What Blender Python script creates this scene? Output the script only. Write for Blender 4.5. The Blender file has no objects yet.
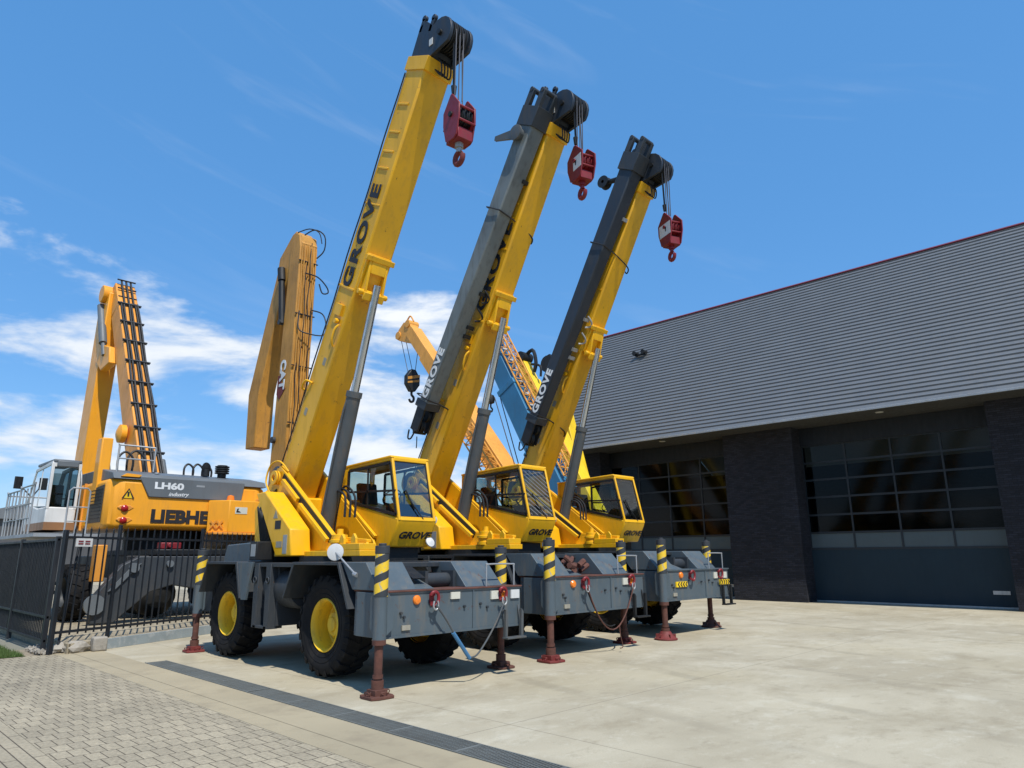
import bpy, bmesh, math, random
from mathutils import Vector, Matrix
R = math.radians
random.seed(7)
scn = bpy.context.scene
C = scn.collection

# ------------------------------------------------------------------ helpers
class MB:
    """collects shapes, links them as ONE mesh object"""
    def __init__(s): s.v = []; s.f = []; s.m = []; s.cur = 0
    def mat(s, i): s.cur = i; return s
    def add(s, vs, fs):
        o = len(s.v); s.v += [tuple(v) for v in vs]
        for f in fs: s.f.append([o + i for i in f]); s.m.append(s.cur)
        return s
    def box(s, x0, x1, y0, y1, z0, z1):
        return s.add([(x0,y0,z0),(x1,y0,z0),(x1,y1,z0),(x0,y1,z0),(x0,y0,z1),(x1,y0,z1),(x1,y1,z1),(x0,y1,z1)],
                     [(0,3,2,1),(4,5,6,7),(0,1,5,4),(1,2,6,5),(2,3,7,6),(3,0,4,7)])
    def obox(s, c, sx, sy, sz, rot):
        """box centred on c, rotated by 3x3 rot"""
        vs = []
        for k in ((-1,-1,-1),(1,-1,-1),(1,1,-1),(-1,1,-1),(-1,-1,1),(1,-1,1),(1,1,1),(-1,1,1)):
            vs.append(Vector(c) + rot @ Vector((k[0]*sx/2, k[1]*sy/2, k[2]*sz/2)))
        return s.add(vs, [(0,3,2,1),(4,5,6,7),(0,1,5,4),(1,2,6,5),(2,3,7,6),(3,0,4,7)])
    def prismx(s, pts, x0, x1):
        """profile of (y,z) extruded along x"""
        n = len(pts)
        vs = [(x0,y,z) for y,z in pts] + [(x1,y,z) for y,z in pts]
        return s.add(vs, [list(range(n)), list(range(2*n-1, n-1, -1))] + [(i, i+n, (i+1)%n+n, (i+1)%n) for i in range(n)])
    def prismy(s, pts, y0, y1):
        n = len(pts)
        vs = [(x,y0,z) for x,z in pts] + [(x,y1,z) for x,z in pts]
        return s.add(vs, [list(range(n)), list(range(2*n-1, n-1, -1))] + [(i, i+n, (i+1)%n+n, (i+1)%n) for i in range(n)])
    def prismz(s, pts, z0, z1):
        n = len(pts)
        vs = [(x,y,z0) for x,y in pts] + [(x,y,z1) for x,y in pts]
        return s.add(vs, [list(range(n)), list(range(2*n-1, n-1, -1))] + [(i, i+n, (i+1)%n+n, (i+1)%n) for i in range(n)])
    def tube(s, a, b, r, r2=None, n=12, cap=True):
        a = Vector(a); b = Vector(b); r2 = r if r2 is None else r2
        d = (b-a).normalized(); u = d.orthogonal().normalized(); w = d.cross(u)
        vs = []
        for c, rr in ((a,r),(b,r2)):
            for i in range(n):
                t = 2*math.pi*i/n; vs.append(c + (u*math.cos(t)+w*math.sin(t))*rr)
        fs = [(i,(i+1)%n,(i+1)%n+n,i+n) for i in range(n)]
        if cap: fs += [list(range(n-1,-1,-1)), list(range(n,2*n))]
        return s.add(vs, fs)
    def pipe(s, pts, r, n=8, sm=True):
        """bent pipe through points"""
        P = [Vector(p) for p in pts]; vs = []; fs = []; u = None
        if 2 < len(P) < 12 and sm:
            Q = []
            for k in range(len(P)-1):
                a, b, c, d = P[max(k-1,0)], P[k], P[k+1], P[min(k+2,len(P)-1)]
                for j in range(4):
                    t = j/4; Q.append(.5*((2*b)+(c-a)*t+(2*a-5*b+4*c-d)*t*t+(3*b-a-3*c+d)*t**3))
            P = Q+[P[-1]]
        for k, p in enumerate(P):
            d = ((P[min(k+1,len(P)-1)] - P[max(k-1,0)])).normalized()
            if u is None: u = d.orthogonal().normalized()
            u = (u - d*u.dot(d)).normalized(); w = d.cross(u)
            for i in range(n):
                t = 2*math.pi*i/n; vs.append(p + (u*math.cos(t)+w*math.sin(t))*r)
        for k in range(len(P)-1):
            for i in range(n): fs.append((k*n+i, k*n+(i+1)%n, (k+1)*n+(i+1)%n, (k+1)*n+i))
        fs += [list(range(n-1,-1,-1)), list(range((len(P)-1)*n, len(P)*n))]
        return s.add(vs, fs)
    def lathe(s, c, axis, prof, n=32):
        """prof: (radius, offset along axis)"""
        c = Vector(c); ax = Vector(axis).normalized(); u = ax.orthogonal().normalized(); w = ax.cross(u)
        vs = []; fs = []; m = len(prof)
        for r, h in prof:
            for i in range(n):
                t = 2*math.pi*i/n; vs.append(c + ax*h + (u*math.cos(t)+w*math.sin(t))*r)
        for k in range(m-1):
            for i in range(n): fs.append((k*n+i, k*n+(i+1)%n, (k+1)*n+(i+1)%n, (k+1)*n+i))
        return s.add(vs, fs)
    def beam(s, a, b, wx, h, up=None, wx2=None, h2=None):
        """rectangular beam a->b in a plane of constant x; wx = width in x, h = depth"""
        a = Vector(a); b = Vector(b); d = (b-a).normalized(); x = Vector((1,0,0)); x = (x - d*x.dot(d)).normalized(); n = x.cross(d)
        wx2 = wx if wx2 is None else wx2; h2 = h if h2 is None else h2; vs = []
        for c, w, hh in ((a,wx,h),(b,wx2,h2)):
            for i, j in ((-1,-1),(1,-1),(1,1),(-1,1)): vs.append(c + x*w/2*i + n*hh/2*j)
        return s.add(vs, [(0,3,2,1),(4,5,6,7),(0,1,5,4),(1,2,6,5),(2,3,7,6),(3,0,4,7)])
    def build(s, name, mats, parent=None, loc=(0,0,0), bevel=0.0, smooth=35, rot=None):
        me = bpy.data.meshes.new(name)
        l = Vector(loc)
        me.from_pydata([tuple(Vector(v)-l) for v in s.v], [], s.f)
        if not isinstance(mats, (list, tuple)): mats = [mats]
        for m in mats: me.materials.append(m)
        for p, i in zip(me.polygons, s.m): p.material_index = i
        bm = bmesh.new(); bm.from_mesh(me); bmesh.ops.recalc_face_normals(bm, faces=bm.faces); bm.to_mesh(me); bm.free()
        me.shade_smooth(); me.set_sharp_from_angle(angle=R(smooth))
        o = bpy.data.objects.new(name, me); C.objects.link(o); o.location = l
        if rot: o.rotation_euler = rot
        if parent: o.parent = parent
        if bevel:
            b = o.modifiers.new('edge', 'BEVEL'); b.width = bevel; b.segments = 2; b.limit_method = 'ANGLE'; b.angle_limit = R(40)
            b.harden_normals = False
        return o

def tag(o, label=None, cat=None, group=None, kind=None):
    if label: o['label'] = label
    if cat: o['category'] = cat
    if group: o['group'] = group
    if kind: o['kind'] = kind
    return o
def thing(name, label, cat, loc=(0,0,0), rz=0, group=None, scale=1):
    o = bpy.data.objects.new(name, None); C.objects.link(o); o.location = loc; o.rotation_euler = (0,0,rz); o.scale = (scale,)*3
    o.empty_display_size = .3
    return tag(o, label, cat, group)
def text(name, body, mat, parent, origin, xdir, ydir, size, bold=0.0, shear=0, ext=0.004, sx=1.0, spacing=1.0):
    cu = bpy.data.curves.new(name, 'FONT'); cu.body = body; cu.size = size; cu.offset = bold; cu.shear = shear; cu.extrude = ext; cu.space_character = spacing
    cu.align_x = 'CENTER'; cu.align_y = 'CENTER'; cu.resolution_u = 4
    t = bpy.data.objects.new(name, cu); C.objects.link(t)
    dg = bpy.context.evaluated_depsgraph_get(); me = bpy.data.meshes.new_from_object(t.evaluated_get(dg))
    bpy.data.objects.remove(t); me.materials.clear(); me.materials.append(mat)
    o = bpy.data.objects.new(name, me); C.objects.link(o)
    X = Vector(xdir).normalized(); Y = Vector(ydir).normalized(); Z = X.cross(Y)
    M = Matrix((X*sx, Y, Z)).transposed().to_4x4(); M.translation = Vector(origin)
    me.transform(M)
    o.parent = parent
    return o

# ------------------------------------------------------------------ materials
def newmat(name):
    m = bpy.data.materials.new(name); m.use_nodes = True; nt = m.node_tree
    return m, nt, nt.nodes['Principled BSDF']
def N(nt, typ, **kw):
    n = nt.nodes.new(typ)
    for k, v in kw.items(): setattr(n, k, v)
    return n
def paint(name, col, dirt=(.05,.04,.03), amount=.35, rough=.4, metal=0, scale=1.5, streak=True, bump=.0, spec=.5, fade=.12, rust=0.0):
    m, nt, b = newmat(name); L = nt.links
    tc = N(nt,'ShaderNodeTexCoord'); mp = N(nt,'ShaderNodeMapping'); mp.inputs['Scale'].default_value = (3,3,.6) if streak else (1,1,1)
    L.new(tc.outputs['Object'], mp.inputs['Vector'])
    n1 = N(nt,'ShaderNodeTexNoise'); n1.inputs['Scale'].default_value = scale*2; n1.inputs['Detail'].default_value = 8; n1.inputs['Roughness'].default_value = .65
    L.new(mp.outputs[0], n1.inputs['Vector'])
    r1 = N(nt,'ShaderNodeMapRange'); r1.inputs['From Min'].default_value = .5; r1.inputs['From Max'].default_value = .8; r1.inputs['To Max'].default_value = amount
    L.new(n1.outputs[0], r1.inputs[0])
    n2 = N(nt,'ShaderNodeTexNoise'); n2.inputs['Scale'].default_value = scale*.8; n2.inputs['Detail'].default_value = 4
    L.new(tc.outputs['Object'], n2.inputs['Vector'])
    hs = N(nt,'ShaderNodeHueSaturation'); hs.inputs['Color'].default_value = (*col,1)
    r2 = N(nt,'ShaderNodeMapRange'); r2.inputs['From Min'].default_value=.3; r2.inputs['From Max'].default_value=.7; r2.inputs['To Min'].default_value = 1-fade; r2.inputs['To Max'].default_value = 1+fade
    L.new(n2.outputs[0], r2.inputs[0]); L.new(r2.outputs[0], hs.inputs['Value'])
    mx = N(nt,'ShaderNodeMixRGB'); mx.inputs['Color2'].default_value = (*dirt,1)
    L.new(r1.outputs[0], mx.inputs['Fac']); L.new(hs.outputs[0], mx.inputs['Color1'])
    out = mx.outputs[0]
    if rust:
        n3 = N(nt,'ShaderNodeTexNoise'); n3.inputs['Scale'].default_value = 9; n3.inputs['Detail'].default_value = 10; n3.inputs['Roughness'].default_value=.75
        L.new(tc.outputs['Object'], n3.inputs['Vector'])
        r3 = N(nt,'ShaderNodeMapRange'); r3.inputs['From Min'].default_value=.66-rust*.12; r3.inputs['From Max'].default_value=.72-rust*.1
        L.new(n3.outputs[0], r3.inputs[0])
        m3 = N(nt,'ShaderNodeMixRGB'); m3.inputs['Color2'].default_value=(.10,.035,.015,1)
        L.new(r3.outputs[0], m3.inputs['Fac']); L.new(out, m3.inputs['Color1']); out = m3.outputs[0]
    L.new(out, b.inputs['Base Color'])
    rr = N(nt,'ShaderNodeMapRange'); rr.inputs['From Min'].default_value=.3; rr.inputs['From Max'].default_value=.75; rr.inputs['To Min'].default_value=rough-.06; rr.inputs['To Max'].default_value=min(1,rough+.25)
    L.new(n1.outputs[0], rr.inputs[0]); L.new(rr.outputs[0], b.inputs['Roughness'])
    b.inputs['Metallic'].default_value = metal; b.inputs['Specular IOR Level'].default_value = spec
    if bump:
        bp = N(nt,'ShaderNodeBump'); bp.inputs['Strength'].default_value = bump; bp.inputs['Distance'].default_value = .01
        L.new(n1.outputs[0], bp.inputs['Height']); L.new(bp.outputs[0], b.inputs['Normal'])
    return m
M = {}
M['yellow'] = paint('crane_yellow', (.82,.43,.006), dirt=(.30,.17,.03), amount=.35, rough=.36, fade=.07, rust=.22)
M['yellow_worn'] = paint('worn_crane_yellow', (.78,.41,.008), dirt=(.30,.18,.05), amount=.45, rough=.40, fade=.09, scale=1.0, rust=.38)
M['rim'] = paint('rim_yellow', (.80,.50,.02), dirt=(.2,.12,.04), amount=.7, rough=.45)
M['grey'] = paint('carrier_grey', (.078,.104,.120), dirt=(.17,.14,.10), amount=.75, rough=.42, fade=.15, rust=.5)
M['grey_dark'] = paint('dark_grey_steel', (.030,.036,.042), dirt=(.08,.065,.05), amount=.5, rough=.5, rust=.3)
M['jib_light'] = paint('jib_grey', (.145,.165,.165), dirt=(.05,.05,.045), amount=.7, rough=.5, fade=.2, rust=.2)
M['jib_dark'] = paint('jib_slate', (.020,.028,.040), dirt=(.06,.06,.06), amount=.5, rough=.45, rust=.2)
M['black'] = paint('black_steel', (.006,.007,.008), dirt=(.03,.028,.025), amount=.5, rough=.5)
M['rubber'] = paint('rubber', (.008,.008,.009), dirt=(.05,.044,.036), amount=.6, rough=.78, streak=False, scale=3, spec=.25)
M['hose'] = paint('hose_black', (.012,.012,.013), rough=.5, amount=.2)
M['rust'] = paint('rusty_steel', (.11,.042,.028), dirt=(.05,.025,.02), amount=.9, rough=.75, streak=False, scale=6, fade=.3)
M['pad_red'] = paint('red_oxide_steel', (.17,.026,.022), dirt=(.07,.035,.025), amount=.9, rough=.6, streak=False, scale=5)
M['red'] = paint('red_paint', (.20,.011,.016), dirt=(.07,.025,.025), amount=.6, rough=.4, streak=False, scale=4)
M['chrome'] = paint('chromed_rod', (.55,.56,.57), dirt=(.3,.28,.25), amount=.3, rough=.18, metal=1)
M['cyl'] = paint('cylinder_grey', (.075,.085,.09), dirt=(.16,.11,.06), amount=.7, rough=.45, fade=.2, rust=.4)
M['steel'] = paint('galvanised_steel', (.42,.43,.43), dirt=(.2,.19,.17), amount=.5, rough=.45, metal=.6)
M['cable'] = paint('wire_rope', (.10,.10,.11), rough=.5, amount=.3, metal=.4)
M['white'] = paint('white_paint', (.62,.62,.60), dirt=(.4,.37,.32), amount=.4, rough=.4)
M['black_text'] = paint('black_lettering', (.015,.014,.016), rough=.5, amount=.1)
M['white_text'] = paint('white_lettering', (.72,.74,.74), rough=.5, amount=.1)
M['orange'] = paint('handler_orange', (.86,.36,.018), dirt=(.35,.16,.05), amount=.3, rough=.32, fade=.06)
M['orange_worn'] = paint('handler_boom_orange', (.72,.29,.035), dirt=(.38,.22,.10), amount=.5, rough=.42, fade=.14)
M['tan'] = paint('tan_yellow', (.50,.235,.035), dirt=(.18,.10,.04), amount=.75, rough=.5, fade=.18, rust=.4)
M['handler_grey'] = paint('handler_grey', (.12,.135,.145), amount=.2, rough=.4)
M['blue'] = paint('boom_blue', (.030,.17,.32), dirt=(.06,.12,.16), amount=.5, rough=.4)
M['bright_yellow'] = paint('boom_bright_yellow', (.85,.56,.015), rough=.4, amount=.3)
M['far_orange'] = paint('far_crane_orange', (.74,.33,.05), dirt=(.3,.15,.05), amount=.6, rough=.45)
M['fence'] = paint('fence_black', (.009,.012,.017), dirt=(.04,.04,.04), amount=.4, rough=.45)
M['fence_panel'] = paint('fence_panel_navy', (.005,.008,.015), rough=.55, amount=.3)
M['mirror_back'] = M['white']
M['door'] = paint('garage_door_petrol', (.013,.029,.041), dirt=(.035,.045,.05), amount=.2, rough=.5, spec=.25, fade=.06)
M['door_grey'] = paint('frosted_pane', (.075,.098,.105), amount=.1, rough=.4, spec=.3, fade=.05)
M['frame'] = paint('window_frame', (.010,.016,.022), amount=.2, rough=.45)
M['lintel'] = paint('lintel_navy', (.004,.008,.014), amount=.1, rough=.6)
M['soffit'] = paint('soffit', (.045,.045,.042), amount=.1, rough=.6)
M['fascia'] = paint('fascia', (.07,.07,.072), amount=.1, rough=.5)
M['roof'] = paint('roof_sheet', (.175,.183,.187), dirt=(.12,.12,.12), amount=.3, rough=.42, fade=.05, metal=.3)
M['ridge'] = paint('ridge_red', (.17,.028,.045), amount=.2, rough=.45)
M['rubble'] = paint('broken_concrete', (.33,.30,.25), dirt=(.12,.11,.09), amount=.8, rough=.9, streak=False, scale=5, bump=.6)
M['drain'] = paint('drain_steel', (.19,.20,.185), dirt=(.10,.09,.07), amount=.7, rough=.5, metal=.3, streak=False, scale=3)
M['kerb'] = paint('galvanised_kerb', (.26,.30,.31), dirt=(.5,.5,.48), amount=.8, rough=.5, streak=False, scale=2.5)
M['seat'] = paint('seat_vinyl', (.03,.03,.03), rough=.6, amount=.2)
M['interior'] = paint('cab_interior', (.10,.09,.05), rough=.6, amount=.3)
M['brown'] = paint('brown_trim', (.25,.12,.05), amount=.3)
def simple(name, col, rough=.4, metal=0, emit=None, alpha=None):
    m, nt, b = newmat(name); b.inputs['Base Color'].default_value = (*col,1); b.inputs['Roughness'].default_value = rough; b.inputs['Metallic'].default_value = metal
    if emit: b.inputs['Emission Color'].default_value = (*emit,1); b.inputs['Emission Strength'].default_value = .6
    return m
M['amber'] = simple('amber_lens', (.85,.22,.02), .2)
M['red_lens'] = simple('red_lens', (.35,.01,.01), .2)
M['clear_lens'] = simple('clear_lens', (.58,.57,.48), .25)
M['soft_light'] = simple('downlight', (.5,.5,.45), .3)
M['light_label'] = paint('faded_label', (.30,.28,.22), dirt=(.15,.12,.10), amount=.8, rough=.6, scale=6)
M['sling'] = paint('blue_sling', (.05,.16,.30), rough=.7, amount=.4)
M['leather'] = simple('grille_brown', (.05,.04,.025), .5)
def glass(name, tint, t=.75, rough=.03, k=1.0, ior=1.45):
    m = bpy.data.materials.new(name); m.use_nodes = True; nt = m.node_tree; nt.nodes.clear(); L = nt.links
    o = N(nt,'ShaderNodeOutputMaterial'); tr = N(nt,'ShaderNodeBsdfTransparent'); tr.inputs[0].default_value = (*tint,1)
    gl = N(nt,'ShaderNodeBsdfGlossy'); gl.inputs['Roughness'].default_value = rough; gl.inputs['Color'].default_value=(.9,.9,.9,1)
    fr = N(nt,'ShaderNodeFresnel'); fr.inputs[0].default_value = ior
    mx = N(nt,'ShaderNodeMixShader'); mk = N(nt,'ShaderNodeMath', operation='MULTIPLY'); mk.inputs[1].default_value = k; L.new(fr.outputs[0], mk.inputs[0]); L.new(mk.outputs[0], mx.inputs[0]); L.new(tr.outputs[0], mx.inputs[1]); L.new(gl.outputs[0], mx.inputs[2])
    L.new(mx.outputs[0], o.inputs[0]); return m
M['glass'] = glass('cab_glass', (.62,.72,.70))
M['windshield_glass'] = glass('windshield_glass', (.50,.60,.57), ior=2.5, rough=.06)
M['dark_glass'] = glass('garage_glass', (.22,.26,.26), rough=.09, k=.4)
M['handler_glass'] = glass('handler_cab_glass', (.35,.42,.42))

def stripes():
    m, nt, b = newmat('hazard_stripes'); L = nt.links
    tc = N(nt,'ShaderNodeTexCoord'); sx = N(nt,'ShaderNodeSeparateXYZ'); L.new(tc.outputs['Object'], sx.inputs[0])
    at = N(nt,'ShaderNodeMath', operation='ARCTAN2'); L.new(sx.outputs[1], at.inputs[0]); L.new(sx.outputs[0], at.inputs[1])
    dv = N(nt,'ShaderNodeMath', operation='DIVIDE'); L.new(at.outputs[0], dv.inputs[0]); dv.inputs[1].default_value = 2*math.pi
    mz = N(nt,'ShaderNodeMath', operation='MULTIPLY'); L.new(sx.outputs[2], mz.inputs[0]); mz.inputs[1].default_value = 4.6
    ad = N(nt,'ShaderNodeMath', operation='SUBTRACT'); L.new(mz.outputs[0], ad.inputs[0]); L.new(dv.outputs[0], ad.inputs[1])
    fr = N(nt,'ShaderNodeMath', operation='FRACT'); L.new(ad.outputs[0], fr.inputs[0])
    gt = N(nt,'ShaderNodeMath', operation='GREATER_THAN'); L.new(fr.outputs[0], gt.inputs[0]); gt.inputs[1].default_value = .56
    ns = N(nt,'ShaderNodeTexNoise'); ns.inputs['Scale'].default_value = 22; ns.inputs['Detail'].default_value = 6; L.new(tc.outputs['Object'], ns.inputs['Vector'])
    wr = N(nt,'ShaderNodeMath', operation='GREATER_THAN'); L.new(ns.outputs[0], wr.inputs[0]); wr.inputs[1].default_value = .60
    yl = N(nt,'ShaderNodeMixRGB'); yl.inputs['Color1'].default_value=(.80,.52,.03,1); yl.inputs['Color2'].default_value=(.45,.40,.25,1); L.new(wr.outputs[0], yl.inputs['Fac'])
    mx = N(nt,'ShaderNodeMixRGB'); mx.inputs['Color2'].default_value=(.035,.04,.045,1); L.new(gt.outputs[0], mx.inputs['Fac']); L.new(yl.outputs[0], mx.inputs['Color1'])
    L.new(mx.outputs[0], b.inputs['Base Color']); b.inputs['Roughness'].default_value=.5
    return m
M['stripes'] = stripes()

def brick_mat(name, c1, c2, mortar, w, h, ms, rot=0, bump=.5, off=.5, noise=.3, patch=None, axis='XY'):
    m, nt, b = newmat(name); L = nt.links
    tc = N(nt,'ShaderNodeTexCoord')
    vec = tc.outputs['Object']
    if axis == 'YZ':
        sp = N(nt,'ShaderNodeSeparateXYZ'); cb = N(nt,'ShaderNodeCombineXYZ'); L.new(vec, sp.inputs[0])
        ad = N(nt,'ShaderNodeMath', operation='ADD'); L.new(sp.outputs[0], ad.inputs[0]); L.new(sp.outputs[1], ad.inputs[1])
        L.new(ad.outputs[0], cb.inputs[0]); L.new(sp.outputs[2], cb.inputs[1]); vec = cb.outputs[0]
    mp = N(nt,'ShaderNodeMapping'); mp.inputs['Rotation'].default_value = (0,0,rot); L.new(vec, mp.inputs[0])
    br = N(nt,'ShaderNodeTexBrick'); br.inputs['Color1'].default_value=(*c1,1); br.inputs['Color2'].default_value=(*c2,1); br.inputs['Mortar'].default_value=(*mortar,1)
    br.inputs['Scale'].default_value=1; br.inputs['Mortar Size'].default_value=ms; br.inputs['Brick Width'].default_value=w; br.inputs['Row Height'].default_value=h; br.offset=off; br.inputs['Mortar Smooth'].default_value=.25
    L.new(mp.outputs[0], br.inputs['Vector'])
    ns = N(nt,'ShaderNodeTexNoise'); ns.inputs['Scale'].default_value=.55; ns.inputs['Detail'].default_value=9; ns.inputs['Roughness'].default_value=.6; L.new(tc.outputs['Object'], ns.inputs['Vector'])
    n2 = N(nt,'ShaderNodeTexNoise'); n2.inputs['Scale'].default_value=30; n2.inputs['Detail'].default_value=6; L.new(tc.outputs['Object'], n2.inputs['Vector'])
    av = N(nt,'ShaderNodeMath', operation='ADD'); L.new(ns.outputs[0], av.inputs[0]); L.new(n2.outputs[0], av.inputs[1])
    mr = N(nt,'ShaderNodeMapRange'); mr.inputs['From Min'].default_value=.7; mr.inputs['From Max'].default_value=1.3; mr.inputs['To Min'].default_value=1-noise; mr.inputs['To Max'].default_value=1+noise
    L.new(av.outputs[0], mr.inputs[0])
    hs = N(nt,'ShaderNodeHueSaturation'); L.new(br.outputs['Color'], hs.inputs['Color']); L.new(mr.outputs[0], hs.inputs['Value'])
    L.new(hs.outputs[0], b.inputs['Base Color']); b.inputs['Roughness'].default_value=.85
    iv = N(nt,'ShaderNodeMath', operation='SUBTRACT'); iv.inputs[0].default_value=1; L.new(br.outputs['Fac'], iv.inputs[1])
    a2 = N(nt,'ShaderNodeMath', operation='MULTIPLY_ADD'); L.new(n2.outputs[0], a2.inputs[0]); a2.inputs[1].default_value=.5; L.new(iv.outputs[0], a2.inputs[2])
    bp = N(nt,'ShaderNodeBump'); bp.inputs['Strength'].default_value=bump; bp.inputs['Distance'].default_value=.006; L.new(a2.outputs[0], bp.inputs['Height']); L.new(bp.outputs[0], b.inputs['Normal'])
    return m
M['brick'] = brick_mat('black_brick', (.006,.007,.012), (.019,.020,.029), (.0035,.0035,.005), .22, .065, .007, noise=.45, axis='YZ', bump=.9)
M['pavers'] = brick_mat('concrete_pavers', (.37,.315,.215), (.30,.255,.175), (.09,.07,.045), .13, .26, .005, rot=0, noise=.32, bump=.7)
M['pavers_edge'] = brick_mat('edge_pavers', (.37,.315,.215), (.30,.255,.175), (.09,.07,.045), 1.0, .11, .006, rot=math.pi/2, noise=.26, bump=.7)

def concrete():
    m, nt, b = newmat('yard_concrete'); L = nt.links
    tc = N(nt,'ShaderNodeTexCoord'); v = tc.outputs['Object']
    def noise(sc, det, ro, vec=v, dist=0):
        n = N(nt,'ShaderNodeTexNoise'); n.inputs['Scale'].default_value=sc; n.inputs['Detail'].default_value=det; n.inputs['Roughness'].default_value=ro; n.inputs['Distortion'].default_value=dist; L.new(vec, n.inputs['Vector']); return n.outputs[0]
    def rng(x, a, bb, c=0, d=1):
        r = N(nt,'ShaderNodeMapRange'); r.inputs['From Min'].default_value=a; r.inputs['From Max'].default_value=bb; r.inputs['To Min'].default_value=c; r.inputs['To Max'].default_value=d; L.new(x, r.inputs[0]); return r.outputs[0]
    def mix(f, a, c):
        x = N(nt,'ShaderNodeMixRGB'); L.new(f, x.inputs['Fac'])
        (L.new(a, x.inputs['Color1']) if not isinstance(a, tuple) else setattr(x.inputs['Color1'],'default_value',(*a,1)))
        (L.new(c, x.inputs['Color2']) if not isinstance(c, tuple) else setattr(x.inputs['Color2'],'default_value',(*c,1)))
        return x.outputs[0]
    mp = N(nt,'ShaderNodeMapping'); mp.inputs['Rotation'].default_value=(0,0,R(30)); mp.inputs['Scale'].default_value=(.75,1.2,1); L.new(v, mp.inputs[0]); mv = mp.outputs[0]
    c = mix(rng(noise(.45, 7, .6, mv, .2),.38,.62), (.375,.325,.225), (.475,.42,.30))
    c = mix(rng(noise(.25, 6, .55),.5,.72,0,.35), c, (.42,.345,.19))
    c = mix(rng(noise(1.1, 11, .74, mv, .3),.53,.68,0,.55), c, (.58,.54,.42))
    c = mix(rng(noise(.8, 10, .70, mv, .3),.52,.70,0,.60), c, (.27,.22,.135))
    c = mix(rng(noise(3.1, 10, .75, mv, .2),.54,.70,0,.55), c, (.26,.215,.14))
    c = mix(rng(noise(4.3, 10, .75),.57,.70,0,.45), c, (.62,.58,.46))
    c = mix(rng(noise(9, 10, .8),.62,.70,0,.65), c, (.13,.11,.08))
    # slab joints
    br = N(nt,'ShaderNodeTexBrick'); br.offset=0; br.inputs['Scale'].default_value=1; br.inputs['Brick Width'].default_value=5.4; br.inputs['Row Height'].default_value=5.4; br.inputs['Mortar Size'].default_value=.007; br.inputs['Mortar Smooth'].default_value=.5; L.new(v, br.inputs['Vector'])
    c = mix(rng(br.outputs['Fac'],0,1,0,.7), c, (.13,.11,.075))
    wv = N(nt,'ShaderNodeTexWave', wave_type='BANDS', bands_direction='X'); wv.inputs['Scale'].default_value=.16; wv.inputs['Distortion'].default_value=5; wv.inputs['Detail'].default_value=3; wv.inputs['Detail Scale'].default_value=.4; mp2 = N(nt,'ShaderNodeMapping'); mp2.inputs['Rotation'].default_value=(0,0,R(18)); L.new(v, mp2.inputs[0]); L.new(mp2.outputs[0], wv.inputs['Vector'])
    tm = N(nt,'ShaderNodeMath', operation='MULTIPLY'); L.new(rng(wv.outputs['Fac'],.93,.99,0,.32), tm.inputs[0]); L.new(rng(noise(.5,6,.6),.45,.62,0,1), tm.inputs[1]); c = mix(tm.outputs[0], c, (.20,.17,.115))
    oil = noise(.55, 3, .45, mv, 0); c = mix(rng(oil,.70,.76,0,.5), c, (.12,.10,.075))
    gr = noise(90, 4, .6)
    hs = N(nt,'ShaderNodeHueSaturation'); L.new(c, hs.inputs['Color']); L.new(rng(gr,.3,.7,.88,1.1), hs.inputs['Value'])
    L.new(hs.outputs[0], b.inputs['Base Color']); b.inputs['Roughness'].default_value=.82
    bp = N(nt,'ShaderNodeBump'); bp.inputs['Strength'].default_value=.35; bp.inputs['Distance'].default_value=.004; L.new(gr, bp.inputs['Height']); L.new(bp.outputs[0], b.inputs['Normal'])
    return m
M['concrete'] = concrete()
M['smooth_strip'] = paint('concrete_strip', (.37,.31,.20), dirt=(.22,.18,.12), amount=.8, rough=.85, streak=False, scale=.8, fade=.1, bump=.2)
M['earth'] = paint('sandy_earth', (.28,.23,.16), dirt=(.12,.10,.07), amount=.8, rough=.95, streak=False, scale=6, bump=.8)
M['grass'] = paint('grass_green', (.07,.12,.025), dirt=(.12,.12,.04), amount=.5, rough=.8, streak=False, scale=4)
M['leaf'] = paint('tree_leaf', (.045,.075,.022), dirt=(.02,.04,.01), amount=.8, rough=.8, streak=False, scale=.6, fade=.4)
M['bark'] = paint('bark', (.08,.06,.04), rough=.9)
M['field'] = paint('field_ground', (.20,.19,.14), dirt=(.1,.11,.05), amount=.7, rough=.9, streak=False, scale=.05)

# ------------------------------------------------------------------ camera
import numpy as np
F_PX, PITCH, ROLL, AZ = 696.733190, 0.241540, -0.005344, 0.779122
fw = Vector((math.cos(AZ), math.sin(AZ), 0)); rt = Vector((math.sin(AZ), -math.cos(AZ), 0)); up = Vector((0,0,1))
Fv = fw*math.cos(PITCH)+up*math.sin(PITCH); Uv = up*math.cos(PITCH)-fw*math.sin(PITCH)
Rv = rt*math.cos(ROLL)+Uv*math.sin(ROLL); Uv = Uv*math.cos(ROLL)-rt*math.sin(ROLL)
cam = bpy.data.cameras.new('camera'); co = bpy.data.objects.new('camera', cam); C.objects.link(co)
Mx = Matrix((Rv, Uv, -Fv)).transposed().to_4x4(); Mx.translation = Vector((0,0,1.65)); co.matrix_world = Mx
cam.sensor_width = 36; cam.lens = F_PX/1024*36; cam.clip_start = .05; cam.clip_end = 6000
scn.camera = co

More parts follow.
